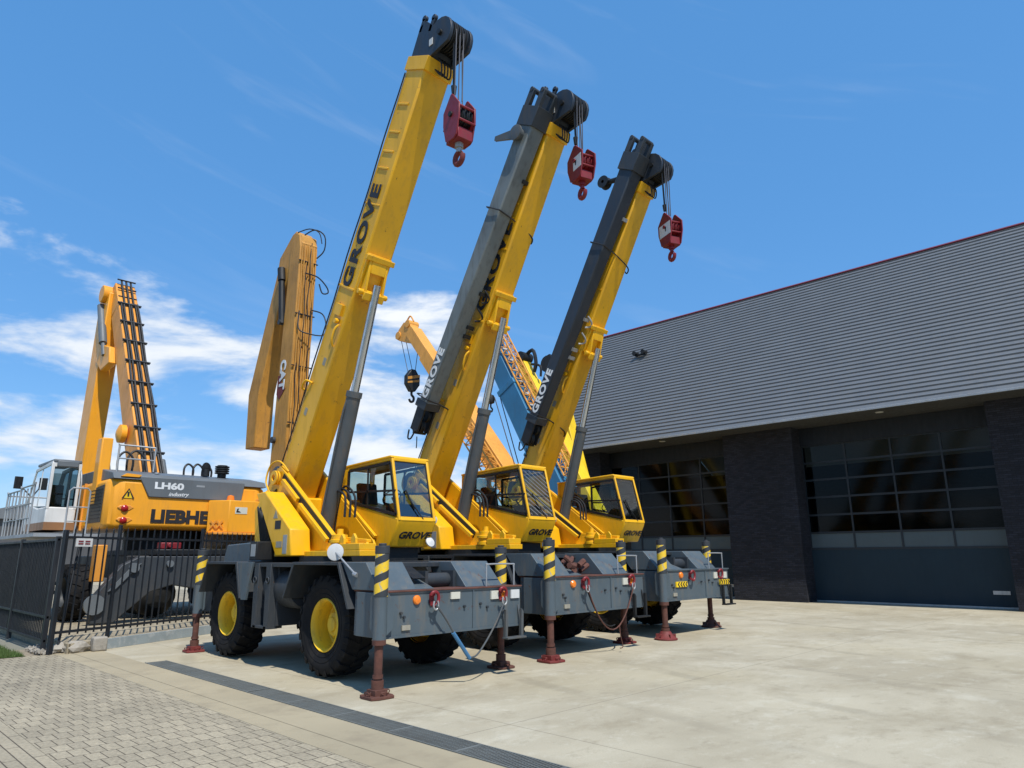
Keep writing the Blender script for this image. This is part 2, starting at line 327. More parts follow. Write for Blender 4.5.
# ------------------------------------------------------------------ light
SUN_EL, SUN_AZ = R(57), R(19)     # azimuth measured from -Y towards -X
sd = Vector((-math.sin(SUN_AZ)*math.cos(SUN_EL), -math.cos(SUN_AZ)*math.cos(SUN_EL), math.sin(SUN_EL)))
sl = bpy.data.lights.new('sun', 'SUN'); sl.energy = 4.7; sl.angle = R(.55); sl.color = (1,.955,.88)
so = bpy.data.objects.new('sun', sl); C.objects.link(so); so.rotation_euler = sd.to_track_quat('Z','Y').to_euler()
w = bpy.data.worlds.new('World'); scn.world = w; w.use_nodes = True; nt = w.node_tree; L = nt.links
bg = nt.nodes['Background']; bg.inputs[1].default_value = .145
sky = N(nt,'ShaderNodeTexSky', sky_type='NISHITA', sun_disc=False); sky.sun_elevation = SUN_EL; sky.sun_rotation = math.atan2(sd.x, sd.y); sky.air_density=1.0; sky.dust_density=.3; sky.ozone_density=2.2
tc = N(nt,'ShaderNodeTexCoord'); sp = N(nt,'ShaderNodeSeparateXYZ'); L.new(tc.outputs['Generated'], sp.inputs[0])
def mth(op, a, b=None, c=None):
    n = N(nt,'ShaderNodeMath', operation=op)
    for i, x in enumerate((a,b,c)):
        if x is None: continue
        if isinstance(x,(int,float)): n.inputs[i].default_value = x
        else: L.new(x, n.inputs[i])
    return n.outputs[0]
def rngw(x, a, b, c=0, d=1, smooth=True):
    r = N(nt,'ShaderNodeMapRange'); 
    if smooth: r.interpolation_type='SMOOTHSTEP'
    r.inputs['From Min'].default_value=a; r.inputs['From Max'].default_value=b; r.inputs['To Min'].default_value=c; r.inputs['To Max'].default_value=d; L.new(x, r.inputs[0]); return r.outputs[0]
az = mth('ARCTAN2', sp.outputs[1], sp.outputs[0])          # radians, 0 = +X, grows to the left
cb = N(nt,'ShaderNodeCombineXYZ'); L.new(mth('MULTIPLY', az, 1.0), cb.inputs[0]); L.new(mth('MULTIPLY', sp.outputs[2], 3.0), cb.inputs[1])
cb.inputs[2].default_value = 11.4
cn = N(nt,'ShaderNodeTexNoise'); cn.inputs['Scale'].default_value=4.4; cn.inputs['Detail'].default_value=10; cn.inputs['Roughness'].default_value=.56; cn.inputs['Distortion'].default_value=.25; L.new(cb.outputs[0], cn.inputs['Vector'])
low = rngw(sp.outputs[2], .50, .26, 0, 1)                    # clouds gather low
left = rngw(az, .66, .84, .15, 1)
thr = mth('MULTIPLY_ADD', mth('MULTIPLY', low, left), -.36, .785)
cov = rngw(mth('SUBTRACT', cn.outputs[0], thr), 0, .18, 0, .95)
# thin high wisps
cb2 = N(nt,'ShaderNodeCombineXYZ'); L.new(mth('MULTIPLY_ADD', sp.outputs[2], 1.3, mth('MULTIPLY', az, 1.0)), cb2.inputs[0]); L.new(mth('MULTIPLY_ADD', az, -.9, mth('MULTIPLY', sp.outputs[2], 3.0)), cb2.inputs[1])
mpw = N(nt,'ShaderNodeMapping'); mpw.inputs['Scale'].default_value=(1.2,4,1); L.new(cb2.outputs[0], mpw.inputs[0])
wn = N(nt,'ShaderNodeTexNoise'); wn.inputs['Scale'].default_value=1.6; wn.inputs['Detail'].default_value=8; wn.inputs['Distortion'].default_value=.8; L.new(mpw.outputs[0], wn.inputs['Vector'])
wis = rngw(wn.outputs[0], .55, .82, 0, .13)
cov = mth('MAXIMUM', cov, wis)
shade = rngw(cn.outputs[0], .50, .72, .55, 1.0)
cc = N(nt,'ShaderNodeMixRGB'); cc.inputs['Color1'].default_value=(4.4,5.1,6.0,1); cc.inputs['Color2'].default_value=(7.0,7.2,7.4,1); L.new(shade, cc.inputs['Fac'])
mxs = N(nt,'ShaderNodeMixRGB'); L.new(cov, mxs.inputs['Fac']); L.new(cc.outputs[0], mxs.inputs['Color2'])
hs = N(nt,'ShaderNodeHueSaturation'); hs.inputs['Saturation'].default_value=1.18; hs.inputs['Value'].default_value=1.32; L.new(sky.outputs[0], hs.inputs['Color']); bl_ = N(nt,'ShaderNodeMixRGB'); bl_.inputs['Fac'].default_value=.62; bl_.inputs['Color2'].default_value=(.68,2.42,5.45,1); L.new(hs.outputs[0], bl_.inputs['Color1']); L.new(bl_.outputs[0], mxs.inputs['Color1'])
L.new(mxs.outputs[0], bg.inputs[0])
scn.view_settings.view_transform='Standard'; scn.view_settings.look='None'; scn.view_settings.exposure=0; scn.view_settings.gamma=1
scn.render.engine='CYCLES'; scn.render.resolution_x=1024; scn.render.resolution_y=768
scn.cycles.max_bounces=8; scn.cycles.transparent_max_bounces=16

# ------------------------------------------------------------------ ground
def sheet(name, pts, z, m, holes=None):
    mb = MB(); mb.add([(x,y,z) for x,y in pts], [list(range(len(pts)))])
    return tag(mb.build(name, m), kind='structure')
sheet('ground', [(-1500,-1500),(1500,-1500),(1500,1500),(-1500,1500)], -.012, M['field'])
sheet('yard', [(3.86,-25),(26.5,-25),(26.5,60),(3.86,60)], 0, M['concrete'])
sheet('paved_area', [(1.86,-12),(3.60,-12),(3.60,14.98),(1.86,14.98)], 0, M['pavers'])
sheet('paved_edge', [(-9,-12),(1.857,-12),(1.857,14.98),(-9,14.98)], 0, M['pavers_edge'])
mb = MB().box(3.603,3.857,-12,15.1,-.05,.004); tag(mb.build('kerb_strip', M['smooth_strip'], bevel=.004), kind='structure')
sheet('concrete_apron', [(3.86,-12),(4.33,-12),(4.33,15),(3.86,15)], .004, M['smooth_strip'])
# drain: frame + grating bars
dr = thing('drain_grating', 'long grey steel drain grating strip across the concrete yard', 'drain', (4.5,0,0))
MB().box(4.345,4.655,-6,12.62,-.09,-.004+.009).build('channel', M['black'], dr, loc=(0,0,0)).location = (-4.5,0,0)
mb = MB()
mb.box(4.335,4.350,-6,12.62,-.01,.012); mb.box(4.650,4.665,-6,12.62,-.01,.012)
mb.build('frame', M['drain'], dr).location = (-4.5,0,0)
mb = MB(); y = -3.0
while y < 12.6:
    mb.box(4.352,4.648,y,y+.011,.006,.0105); y += .0333
for x in (4.43,4.50,4.57): mb.box(x,x+.006,-3,12.6,.0062,.0102)
y = -3.0
while y < 12.6: mb.box(4.352,4.648,y-.012,y+.018,.0055,.0118); y += 1.0
mb.build('grating', M['drain'], dr).location = (-4.5,0,0)

# raised yard behind the fence
def kline(x): return 15.0 + (x-4.35)*.50
pts = [(3.75,14.75),(4.35,15.0),(7.04,16.35),(13.5,19.58),(13.5,45),(3.75,45)]
mb = MB().prismz([(p[0],p[1]+.05) for p in pts], -.02, .17); tag(mb.build('raised_pavement', M['pavers']), kind='structure')
a = Vector((4.42,15.05,0)); b_ = Vector((9.2,17.44,0)); d = (b_-a).normalized(); n_ = Vector((d.y,-d.x,0))
kb = MB()
kb.add([a+n_*.03, b_+n_*.03, b_, a, a+n_*.03+Vector((0,0,.185)), b_+n_*.03+Vector((0,0,.185)), b_+Vector((0,0,.185)), a+Vector((0,0,.185))],[(0,3,2,1),(4,5,6,7),(0,1,5,4),(1,2,6,5),(2,3,7,6),(3,0,4,7)])
tag(kb.build('kerb_rail', M['kerb'], bevel=.004), 'low galvanised steel kerb plate along the raised paving under the bar fence', 'kerb plate')
kb = MB(); 
kb.box(4.16,4.40,14.78,15.0,0,.25); tag(kb.build('concrete_block', M['rubble'], bevel=.03), 'squared concrete kerb block at the left end of the steel kerb plate', 'concrete block')
# rubble
for i, (x,y,s,lab) in enumerate(((3.92,14.95,.17,'broken concrete lump leaning beside the squared kerb block'),(3.72,15.12,.14,'angular broken concrete chunk at the foot of the gate post'))):
    bm = bmesh.new(); bmesh.ops.create_icosphere(bm, subdivisions=2, radius=s)
    for v in bm.verts: v.co *= 1+random.uniform(-.25,.2); v.co.z *= .8; v.co.x*=1.3
    me = bpy.data.meshes.new('concrete_lump'); bm.to_mesh(me); bm.free(); me.materials.append(M['rubble'])
    o = bpy.data.objects.new('concrete_lump', me); C.objects.link(o); o.location=(x,y,s*.55); tag(o, lab, 'concrete lump')
mb = MB()
for i in range(260):
    x = random.uniform(3.35,4.15); y = random.uniform(14.98,15.9); s = random.uniform(.012,.05)
    rm = Matrix.Rotation(random.random()*6,3,'Z') @ Matrix.Rotation(random.random()*6,3,'X'); mb.obox((x,y,s*.4+random.uniform(0,.06)), s*1.5, s, s, rm)
tag(mb.build('rubble', M['rubble']), 'scattered small concrete rubble around the gate post foot', 'rubble', kind='stuff')
sheet('earth_strip', [(-9,14.98),(3.86,14.98),(3.86,16.2),(-9,16.2)], -.004, M['earth'])
sheet('verge', [(-9,15.02),(3.2,15.02),(3.1,15.9),(3.2,30),(-9,30)], .006, M['grass'])
mb = MB()
for i in range(15000):
    y = 15.04+random.random()**1.6*5; x = random.uniform(1.3,3.18-.03*random.random()); h = random.uniform(.03,.085); t = random.random()*6.28; ww=.005; lx=random.uniform(-.03,.03); ly=random.uniform(-.03,.03)
    c,s_ = math.cos(t)*ww, math.sin(t)*ww
    mb.add([(x-c,y-s_,0),(x+c,y+s_,0),(x+lx,y+ly,h)],[(0,1,2)])
tag(mb.build('grass', M['grass']), 'short green grass growing on the verge left of the gate', 'grass', kind='stuff')

# ------------------------------------------------------------------ building
XB, XD = 25.32, 26.13
YL, YR = 22.6, -9.0
EX, EZ = 24.2, 6.25
RX, RZ = 29.9, 13.35
bl = thing('garage_building', 'long workshop building with black brick piers and steep grey corrugated roof', 'building', (XB,0,0))
def inb(o): o.location = (o.location.x-XB, o.location.y, o.location.z); return o
doors = [(4.45,10.55,'big sectional garage door nearest the camera, right of the brick pier'), (13.3,19.4,'sectional garage door partly hidden behind the third yellow crane'), (-4.4,1.7,'sectional garage door at the near end of the hall, beyond the right brick pier')]
mb = MB()
ys = [YR,-4.4,1.7,4.45,10.55,13.3,19.4,YL]
for i in range(0,8,2): inb(MB().box(XB, XB+1.1, ys[i], ys[i+1], 0, 6.22).build('brick_pier', M['brick'], bl))
inb(MB().box(XB+1.1, 38, YL-.3, YL, 0, 6.2).build('side_wall', M['brick'], bl))
for y0,y1,_ in doors:
    mb = MB(); mb.box(XD-.10, XD+.25, y0+.002, y1-.002, 5.56, 6.21)
    inb(mb.build('lintel_panel', M['lintel'], bl))
# roof: corrugated sheet following the slope
sx, sz = RX-EX, RZ-EZ; SL = math.hypot(sx,sz); tx, tz = sx/SL, sz/SL; nx, nz = -tz, tx
per = .225; prof = []
k = 0
while k*per < SL-.02:
    for f_, h_ in ((0,0),(.16,0),(.26,.042),(.68,.042),(.76,0)): 
        s_ = (k+f_)*per
        if s_ <= SL: prof.append((EX+tx*s_+nx*h_, EZ+tz*s_+nz*h_))
    k += 1
prof.append((RX,RZ))
mb = MB(); vs = [(x,YR,z) for x,z in prof]+[(x,YL,z) for x,z in prof]; n = len(prof)
mb.add(vs, [(i,i+1,i+1+n,i+n) for i in range(n-1)])
ro = inb(mb.build('roof', M['roof'], bl, smooth=20))
def onroof(o): o.location = (0,0,0); return o
mb = MB(); mb.prismy([(RX-.05,RZ-.02),(RX-.12,RZ+.02),(RX-.05,RZ+.085),(RX+.25,RZ+.085),(RX+.25,RZ-.02)], YR, YL+.05)
mb.build('ridge_cap', M['ridge'], ro)
mb = MB(); mb.add([(RX+.2,YR,RZ+.0),(RX+.2,YL,RZ),(42,YL,6.2),(42,YR,6.2)],[(0,1,2,3)]); mb.build('back_slope', M['roof'], ro)
mb = MB(); mb.prismy([(EX+.06,EZ),(RX,RZ-.1),(41.9,6.2)], YL-.05, YL-.02); mb.prismx([(YL-.02,0)]*3,0,0) if False else None
inb(mb.build('gable', M['fascia'], bl))
mb = MB(); mb.prismy([(EX-.05,EZ-.015),(EX-.05,EZ+.05),(EX+.1,EZ+.10),(EX+.1,EZ-.015)], YR, YL+.03); inb(mb.build('eave_trim', M['steel'], bl))
mb = MB(); mb.box(EX+.02, XD+.3, YR, YL, EZ-.03, EZ-.018); inb(mb.build('soffit', M['soffit'], bl))
for y in (7.29,15.7,-1.3):
    mb = MB(); mb.lathe((EX+.55,y,EZ-.035),(0,0,-1),[(0,.0),(.0,.012),(.10,.012),(.13,.004),(.13,-.004)],20); inb(mb.build('downlight', M['soft_light'], bl))
inb(MB().box(38,38.3,YR,YL,0,6.2).build('rear_wall', M['brick'], bl)); inb(MB().box(XB,38,YR-.3,YR,0,6.2).build('side_wall', M['brick'], bl))
mb = MB(); mb.box(XD+.3,38,YR,YL-.3,.004,.02); inb(mb.build('floor_slab', M['smooth_strip'], bl))
# doors
def door(y0,y1,label):
    d = thing('garage_door', label, 'garage door', (XD,0,0), group='sectional doors of the workshop')
    def md(o): o.location = (o.location.x-XD, o.location.y, o.location.z); return o
    mb = MB(); mb.box(XD, XD+.05, y0, y1, .06, 1.83)
    lp = md(mb.build('lower_panel', M['door'], d))
    mb = MB(); mb.box(XD-.012, XD+.06, y0, y1, .005, .06); md(mb.build('bottom_seal', M['steel'], d))
    mb = MB(); ww = (y1-y0)/4
    fr = .035
    zs = [1.83,2.39]+[2.39+.632*i for i in range(1,6)]
    for z in zs: mb.box(XD-.01, XD+.05, y0, y1, z-fr, z+fr)
    for i in range(5): 
        y = y0+ww*i; a_, c_ = max(y0,y-.03), min(y1,y+.03)
        for j in range(6): mb.box(XD-.012, XD+.052, a_, c_, zs[j]+fr+.001, zs[j+1]-fr-.001)
    md(mb.build('frame', M['frame'], d))
    mb = MB(); mb.box(XD+.015, XD+.025, y0+.03, y1-.03, 1.865, 2.355); md(mb.build('frosted_panes', M['door_grey'], d))
    mb = MB()
    for j in range(1,6): mb.add([(XD+.02,y0+.03,zs[j]+fr),(XD+.02,y1-.03,zs[j]+fr),(XD+.02,y1-.03,zs[j+1]-fr),(XD+.02,y0+.03,zs[j+1]-fr)],[(0,1,2,3)])
    md(mb.build('window_panes', M['dark_glass'], d))
    mb = MB(); mb.box(XD-.02, XD-.001, y0+.28, y0+.72, .42, .53); md(mb.build('handle_plate', M['steel'], d))
    return d
for y0,y1,l in doors: door(y0,y1,l)
# small floodlight pair on the roof
rp = Vector((0,17.5,0)); s_=6.4; px_ = EX+tx*s_+nx*.2; pz_ = EZ+tz*s_+nz*.2
t = thing('roof_camera', 'small black camera pair on a bracket high on the grey roof', 'camera', (px_,18.75,pz_))
MB().box(-.08,.08,-.32,.32,-.12,-.05).build('bracket', M['black'], t)
for y in (-.25,.25): MB().tube((.12,y,0),(-.22,y,-.02),.09,.11).build('camera_head', M['black'], t)

# ------------------------------------------------------------------ wheels
def make_tyre(x_out, side, yc, zc, r, wdt, lugs=22):
    """side=-1: outer face towards -x"""
    mb = MB(); ax = (side,0,0); hw = wdt/2; cx_ = x_out - side*hw
    c = (cx_, yc, zc); rb = r-.045
    prof = [(r*.50,hw*.62),(r*.53,hw*.86),(r*.60,hw*.93),(r*.605,hw*.90),(r*.70,hw*1.0),(r*.715,hw*.975),(r*.73,hw*1.0),(r*.86,hw*.97),(rb*.985,hw*.84),(rb,hw*.6),(rb+.004,0),(rb,-hw*.6),(rb*.985,-hw*.84),(r*.86,-hw*.97),(r*.70,-hw),(r*.56,-hw*.86),(r*.52,-hw*.62)]
    mb.lathe(c, ax, prof, 48)
    for i in range(lugs):
        for sgn in (-1,1):
            t0 = 2*math.pi*(i+(.5 if sgn>0 else 0))/lugs
            vs = []
            for (rad, w0, dt) in ((rb-.02, hw*.02, .10),(rb-.02, hw*.55,.02),(rb-.03,hw*.93,-.03),(r*.84,hw*1.0,-.03)):
                for q in (-1,1):
                    for top in (0,1):
                        th = t0 + dt + q*.062*(1.15-.25*top); rr = rad + (.046 if top else 0)
                        ww = w0*sgn*(1.0 if not top or w0<hw*.9 else .99)
                        if rad < rb*.9 and top: rr = rad; ww = w0*sgn*1.03
                        vs.append((c[0]+ww, c[1]+math.cos(th)*rr, c[2]+math.sin(th)*rr))
            fs = []
            for k in range(3):
                o = k*4; p = o+4
                fs += [(o+1,p+1,p+3,o+3),(o,o+1,p+1,p),(o+2,p+2,p+3,o+3)]
            fs += [(0,2,3,1),(12,13,15,14)]
            mb.add(vs, fs)
    return mb
def make_rim(x_out, side, yc, zc, r, wdt):
    mb = MB(); hw = wdt/2; c = (x_out - side*hw, yc, zc); k = r
    prof = [(k*.505,hw*.60),(k*.515,hw*.84),(k*.495,hw*.88),(k*.475,hw*.80),(k*.455,hw*.72),(k*.44,hw*.40),(k*.43,-hw*.25),(k*.40,-hw*.34),(k*.30,-hw*.36),(k*.275,-hw*.25),(k*.26,hw*.05),(k*.22,hw*.20),(k*.15,hw*.26),(k*.13,hw*.36),(0.001,hw*.38)]
    mb.lathe(c, (side,0,0), prof, 40)
    mb.lathe(c, (side,0,0), [(k*.54,hw*.6),(k*.53,-hw*.8)], 40)
    for i in range(10):
        a_ = 2*math.pi*i/10; y = c[1]+math.cos(a_)*k*.345; z = c[2]+math.sin(a_)*k*.345
        mb.tube((c[0]-side*hw*.36,y,z),(c[0]-side*hw*.2,y,z),.018,n=6)
    return mb
def wheel(parent, x_out, side, yc, r, wdt, rim_mat, zc=None):
    zc = r if zc is None else zc
    o = bpy.data.objects.new('wheel', None); C.objects.link(o); o.parent = parent; o.location=(x_out,yc,zc); o.empty_display_size=.1
    make_tyre(0, side, 0, 0, r, wdt).build('tyre', M['rubber'], o, smooth=40)
    make_rim(0, side, 0, 0, r, wdt).build('rim', rim_mat, o, smooth=30)
    return o

# ------------------------------------------------------------------ rough terrain cranes
GCR = 'rough terrain cranes parked side by side'
BD = Vector((0,-.4655,.8851)); BN = Vector((0,.8851,.4655))     # boom direction, boom top normal
BP = Vector((0,4.47,2.60))                                       # point on the boom's under edge
def bpt(s, h, x=0): return Vector((x,0,0)) + BP + BD*s + BN*h
def beamf(mb, s0,s1,h0,h1,x0,x1,h2=None,h3=None):
    """box in boom coordinates: s along, h across"""
    h2 = h0 if h2 is None else h2; h3 = h1 if h3 is None else h3
    vs = []
    for s_,(a_,b2) in ((s0,(h0,h1)),(s1,(h2,h3))):
        vs += [bpt(s_,a_,x0),bpt(s_,a_,x1),bpt(s_,b2,x1),bpt(s_,b2,x0)]
    return mb.add(vs, [(0,3,2,1),(4,5,6,7),(0,1,5,4),(1,2,6,5),(2,3,7,6),(3,0,4,7)])

idx_dark = False
def outrigger(cr, x, y, kind, padmat, gusset=1, h=1.78):
    o = bpy.data.objects.new('outrigger', None); C.objects.link(o); o.parent = cr; o.location = (x,y,0); o.empty_display_size=.1
    MB().tube((0,0,.64),(0,0,h*.68),.084,n=20).build('jack_housing', M['grey_dark'] if idx_dark else M['grey'], o)
    jc = MB().tube((0,0,h*.655),(0,0,h-.10),.088,n=20).build('striped_sleeve', M['stripes'], o)
    MB().tube((0,0,h-.10),(0,0,h),.092,n=20).tube((0,0,h),(0,0,h+.03),.05,n=12).build('jack_cap', M['grey_dark'], o, bevel=.006)
    mb = MB().tube((0,0,.16),(0,0,.66),.052,n=18).tube((0,0,.60),(0,0,.66),.085,n=18).tube((0,0,.22),(0,0,.26),.064,n=18).tube((0,0,.10),(0,0,.20),.075,n=18)
    mb.build('ram', M['rust'], o)
    mb = MB()
    if kind == 'square':
        a_=.17; c_=.08
        mb.prismz([(-a_,-c_-.05),(-c_,-a_),(c_+.05,-a_),(a_,-c_),(a_,c_+.05),(c_,a_),(-c_-.05,a_),(-a_,c_)], .004, .035)
        mb.box(-.09,.09,-.09,.09,.034,.10)
        for sx_ in (-1,1):
            mb.pipe([(sx_*.13,-.04,.03),(sx_*.15,-.04,.075),(sx_*.15,.04,.075),(sx_*.13,.04,.03)],.008,6)
            mb.pipe([(-.04,sx_*.13,.03),(-.04,sx_*.15,.075),(.04,sx_*.15,.075),(.04,sx_*.13,.03)],.008,6)
            mb.prismx([(.05*sx_,.035),(.15*sx_,.035),(.06*sx_,.10)], -.006,.006); mb.prismy([(.05*sx_,.035),(.15*sx_,.035),(.06*sx_,.10)], -.006,.006)
    else:
        mb.lathe((0,0,0),(0,0,1),[(.001,.004),(.21,.004),(.21,.03),(.18,.04),(.13,.085),(.09,.15),(.001,.15)],20)
        for i in range(6):
            t_=i*math.pi/3; mb.obox((.13*math.cos(t_),.13*math.sin(t_),.07),.10,.012,.07,Matrix.Rotation(t_,3,'Z'))
    mb.build('jack_pad', padmat, o, bevel=.004)
    mb = MB(); g_ = gusset
    mb.prismy([(g_*.07,.70),(g_*.17,.78),(g_*.17,1.10),(g_*.07,1.22)], -.05,.06)
    mb.prismx([(.06,.72),(.14,.80),(.14,1.15),(.06,1.25)], -.055,-.03)
    mb.build('mounting_bracket', M['grey'], o, bevel=.005)
    return o

def tow_hook(cr, x, y, z, ch=True):
    mb = MB(); mb.box(x-.03,x+.03,y-.03,y,z-.06,z+.06)
    pts = [(x-.05,y-.06,z+.05),(x-.03,y-.075,z+.085),(x+.02,y-.08,z+.09),(x+.06,y-.08,z+.055),(x+.065,y-.08,z-.01),(x+.035,y-.08,z-.07),(x-.01,y-.08,z-.085),(x-.05,y-.08,z-.06)]
    mb.pipe(pts,.022,8); mb.tube((x,y,z+.03),(x,y-.07,z+.06),.02,n=8)
    return mb.build('tow_hook', M['red'], cr)

def make_crane(idx, ox, oy, S, label, jib, zhook):
    cr = thing('rough_terrain_crane', label, 'mobile crane', (ox,oy,0), 0, GCR, S)
    # --- carrier
    mb = MB()
    mb.box(-.50,.50,.9,6.1,.72,1.28)                   # main frame rails / belly
    mb.box(-.62,.62,2.3,4.0,.62,1.50)
    mb.box(-1.0,1.20,5.62,6.2,.70,1.28)              # rear outrigger box
    mb.box(-.75,.75,5.0,6.3,1.28,1.50)
    mb.build('carrier_frame', M['grey_dark'], cr, bevel=.008)
    mb = MB(); mb.tube((-.86,1.70,.72),(.86,1.70,.72),.11,n=14); mb.tube((-.86,4.87,.72),(.86,4.87,.72),.11,n=14)
    mb.lathe((0,1.7,.72),(1,0,0),[(.001,-.25),(.15,-.2),(.24,0),(.15,.2),(.001,.25)],18); mb.lathe((0,4.87,.72),(1,0,0),[(.001,-.25),(.15,-.2),(.24,0),(.15,.2),(.001,.25)],18)
    mb.build('axles', M['black'], cr)
    # bumper / front outrigger box
    mb = MB(); mb.box(-1.17,1.24,0.02,.72,.655,1.205)
    bp_ = mb.build('front_bumper', M['grey'], cr, bevel=.010)
    MB().box(-1.18,1.25,-.005,.74,1.205,1.225).build('top_plate', M['rust'] if idx < 2 else M['grey'], bp_, bevel=.003)
    mb = MB()
    for (x,z) in ((-.95,.95),(-.35,1.02),(.12,.98),(.55,.95),(.42,1.0),(-.90,.90)): mb.tube((x,.018,z),(x,-.012,z),.018,n=8)
    mb.build('bolts', M['grey_dark'], bp_)
    if idx == 0:
        mb = MB(); mb.box(-.80,-.62,-.004,.019,1.075,1.17); 
        MB().box(-.13,.03,-.006,.019,1.085,1.175).build('light_plate', M['clear_lens'], bp_); MB().box(.62,.76,-.006,.019,1.05,1.165).build('light_plate', M['clear_lens'], bp_); MB().box(1.02,1.19,-.006,.019,1.045,1.165).build('plate', M['white'], bp_)
    elif idx == 1:
        MB().box(.62,.76,-.006,.019,1.05,1.16).build('light_plate', M['clear_lens'], bp_)
    else:
        for x in (.62,1.0): MB().box(x,x+.14,-.006,.019,1.03,1.15).build('light_plate', M['clear_lens'], bp_)
        for x0,sg in ((-.82,-1),(.84,1)):
            MB().box(x0,x0+.40,-.004,.019,.90,1.0).build('chevron_board', M['bright_yellow'], bp_)
            mb = MB()
            for q in range(4):
                xx = x0+.05+q*.09; a_ = xx+(.045 if sg>0 else 0); c_ = xx+(0 if sg>0 else .045)
                mb.prismy([(c_,.905),(c_+.03,.905),(a_+.03,.95),(c_+.03,.995),(c_,.995),(a_,.95)],-.010,-.002)
            mb.build('chevron_marks', M['black_text'], bp_)
    mb = MB()
    for (y0_,x_) in ((.55,-.95),(.55,-.70)): mb.pipe([(x_,y0_,1.42),(x_,y0_-.03,1.47),(x_+.12,y0_-.03,1.47),(x_+.12,y0_,1.42)],.010,6,sm=False)
    mb.build('hood_handle', M['black'], cr)
    mb = MB(); mb.box(-1.17,1.24,.004,.019,.655,.68); mb.box(-1.17,1.24,.004,.019,1.19,1.204); mb.box(.28,.30,.006,.019,.68,1.19); mb.build('weld_seam', M['grey'], bp_)
    random.seed(40+idx)
    for k in range(5):
        xx = random.uniform(-1.0,.9); pts = [(xx,.45+.05*k,1.24),(xx+.15,.60,1.30+.03*k),(xx+.3,.70,1.28),(xx+.55,.74,1.24)]
        MB().pipe(pts,.014,6).build('deck_hose', M['hose'], cr)
    MB().box(-.93,-.80,-.003,.019,.74,.80).build('label_plate', M['light_label'], bp_)
    # amber lamps
    lamps = ((-.70,1.10),(.86,1.10)) if idx<2 else ((-.62,1.12),)
    for (x,z) in lamps:
        mb = MB(); mb.lathe((x,.02,z),(0,-1,0),[(.058,0),(.058,.02),(.045,.035),(.001,.042)],20); mb.build('marker_lamp', M['amber'], cr)
    mb = MB(); mb.lathe((-1.17,.28,1.0),(-1,0,0),[(.04,0),(.04,.015),(.001,.03)],16); mb.build('marker_lamp', M['amber'], cr)
    tow_hook(cr, -.46 if idx<2 else -.30, .02, 1.10); tow_hook(cr, .80, .02, 1.11)
    # side steps rail at the left side of the bumper
    mb = MB(); mb.prismx([(.10,.66),(.60,.66),(.60,1.20),(.10,1.20)],-1.22,-1.18); mb.build('side_plate', M['grey'], cr, bevel=.004)
    # front hoods / fenders
    for sgn in (-1,1):
        xo, xi = (-1.26,-.42) if sgn<0 else (.42,1.26)
        mb = MB()
        t_ = .035
        # arch plate: top, slopes
        pr = [(.62,1.02),(.86,1.02),(1.12,1.52),(2.22,1.52),(2.52,1.02),(2.56,1.02),(2.26,1.58),(1.02,1.58),(.15,1.25),(.15,1.215),(.62,1.215)]
        pr = [(.74,.98),(.78,.98),(1.06,1.535),(2.24,1.535),(2.50,1.05),(2.54,1.05),(2.28,1.575),(1.03,1.575)]
        mb.prismx(pr, xo, xi)
        fe = mb.build('front_fender', M['grey_dark'], cr, bevel=.005)
        mb = MB()
        if sgn < 0: mb.prismx([(.12,1.225),(.74,1.225),(1.02,1.575),(.45,1.575)], xo+.05, -.62); mb.prismx([(.14,1.226),(.80,1.226),(1.0,1.50),(.95,1.50)], -.615,-.30)
        else: mb.prismx([(.16,1.225),(.74,1.225),(1.02,1.575),(.50,1.575)], .28, 1.0)
        mb.build('hood', M['grey'], cr, bevel=.008)
    if idx == 0: MB().prismx([(.30,1.345),(.62,1.50),(.60,1.515),(.26,1.36)], -.58,-.36).build('hood_opening', M['black'], cr)
    # rear fenders
    for sgn in (-1,1):
        xo, xi = (-1.26,-.50) if sgn<0 else (.50,1.26)
        mb = MB(); mb.prismx([(5.56,1.05),(5.60,1.05),(5.36,1.575),(4.15,1.575),(3.95,1.0),(3.99,1.0),(4.20,1.535),(5.33,1.535)], xo, xi); mb.build('rear_fender', M['grey_dark'], cr, bevel=.005)
        mb = MB(); mb.prismx([(4.16,1.57),(3.62,1.57),(3.78,.98),(3.94,.98)], *( (-1.24,-1.20) if sgn<0 else (1.20,1.24))); mb.build('fender_side_plate', M['grey'], cr, bevel=.004)
    # ladder frame and tank between the wheels
    mb = MB(); mb.lathe((-.86,2.55,1.18),(0,1,0),[(.001,0),(.27,.0),(.30,.03),(.30,.80),(.27,.83),(.001,.83)],28); mb.build('air_tank', M['grey_dark'], cr)
    mb = MB()
    for y in (3.0,3.40): mb.prismx([(y,.58),(y+.14,.58),(y+.17,1.50),(y+.02,1.55)], -1.22,-1.05)
    for y in (3.08,3.50): mb.lathe((-1.222,y,1.30),(-1,0,0),[(.035,0),(.055,0),(.055,.02),(.035,.02),(.035,0)],16)
    mb.box(-1.22,-.95,3.05,3.5,.58,.62); mb.box(-1.10,-.60,2.98,3.50,.62,1.5)
    mb.build('access_ladder', M['grey_dark'], cr, bevel=.006)
    mb = MB(); mb.box(-1.10,-.78,3.8,4.05,1.60,1.90); mb.build('fluid_box', M['black'], cr, bevel=.01); MB().box(-1.105,-1.10,3.84,4.0,1.66,1.86).build('fluid_box_plate', M['steel'] if idx==0 else M['grey'], cr)
    # deck
    MB().box(-.45,1.20,.76,5.2,1.50,1.56).box(-1.20,-.45,2.30,3.7,1.50,1.56).build('deck', M['grey_dark'], cr, bevel=.004)
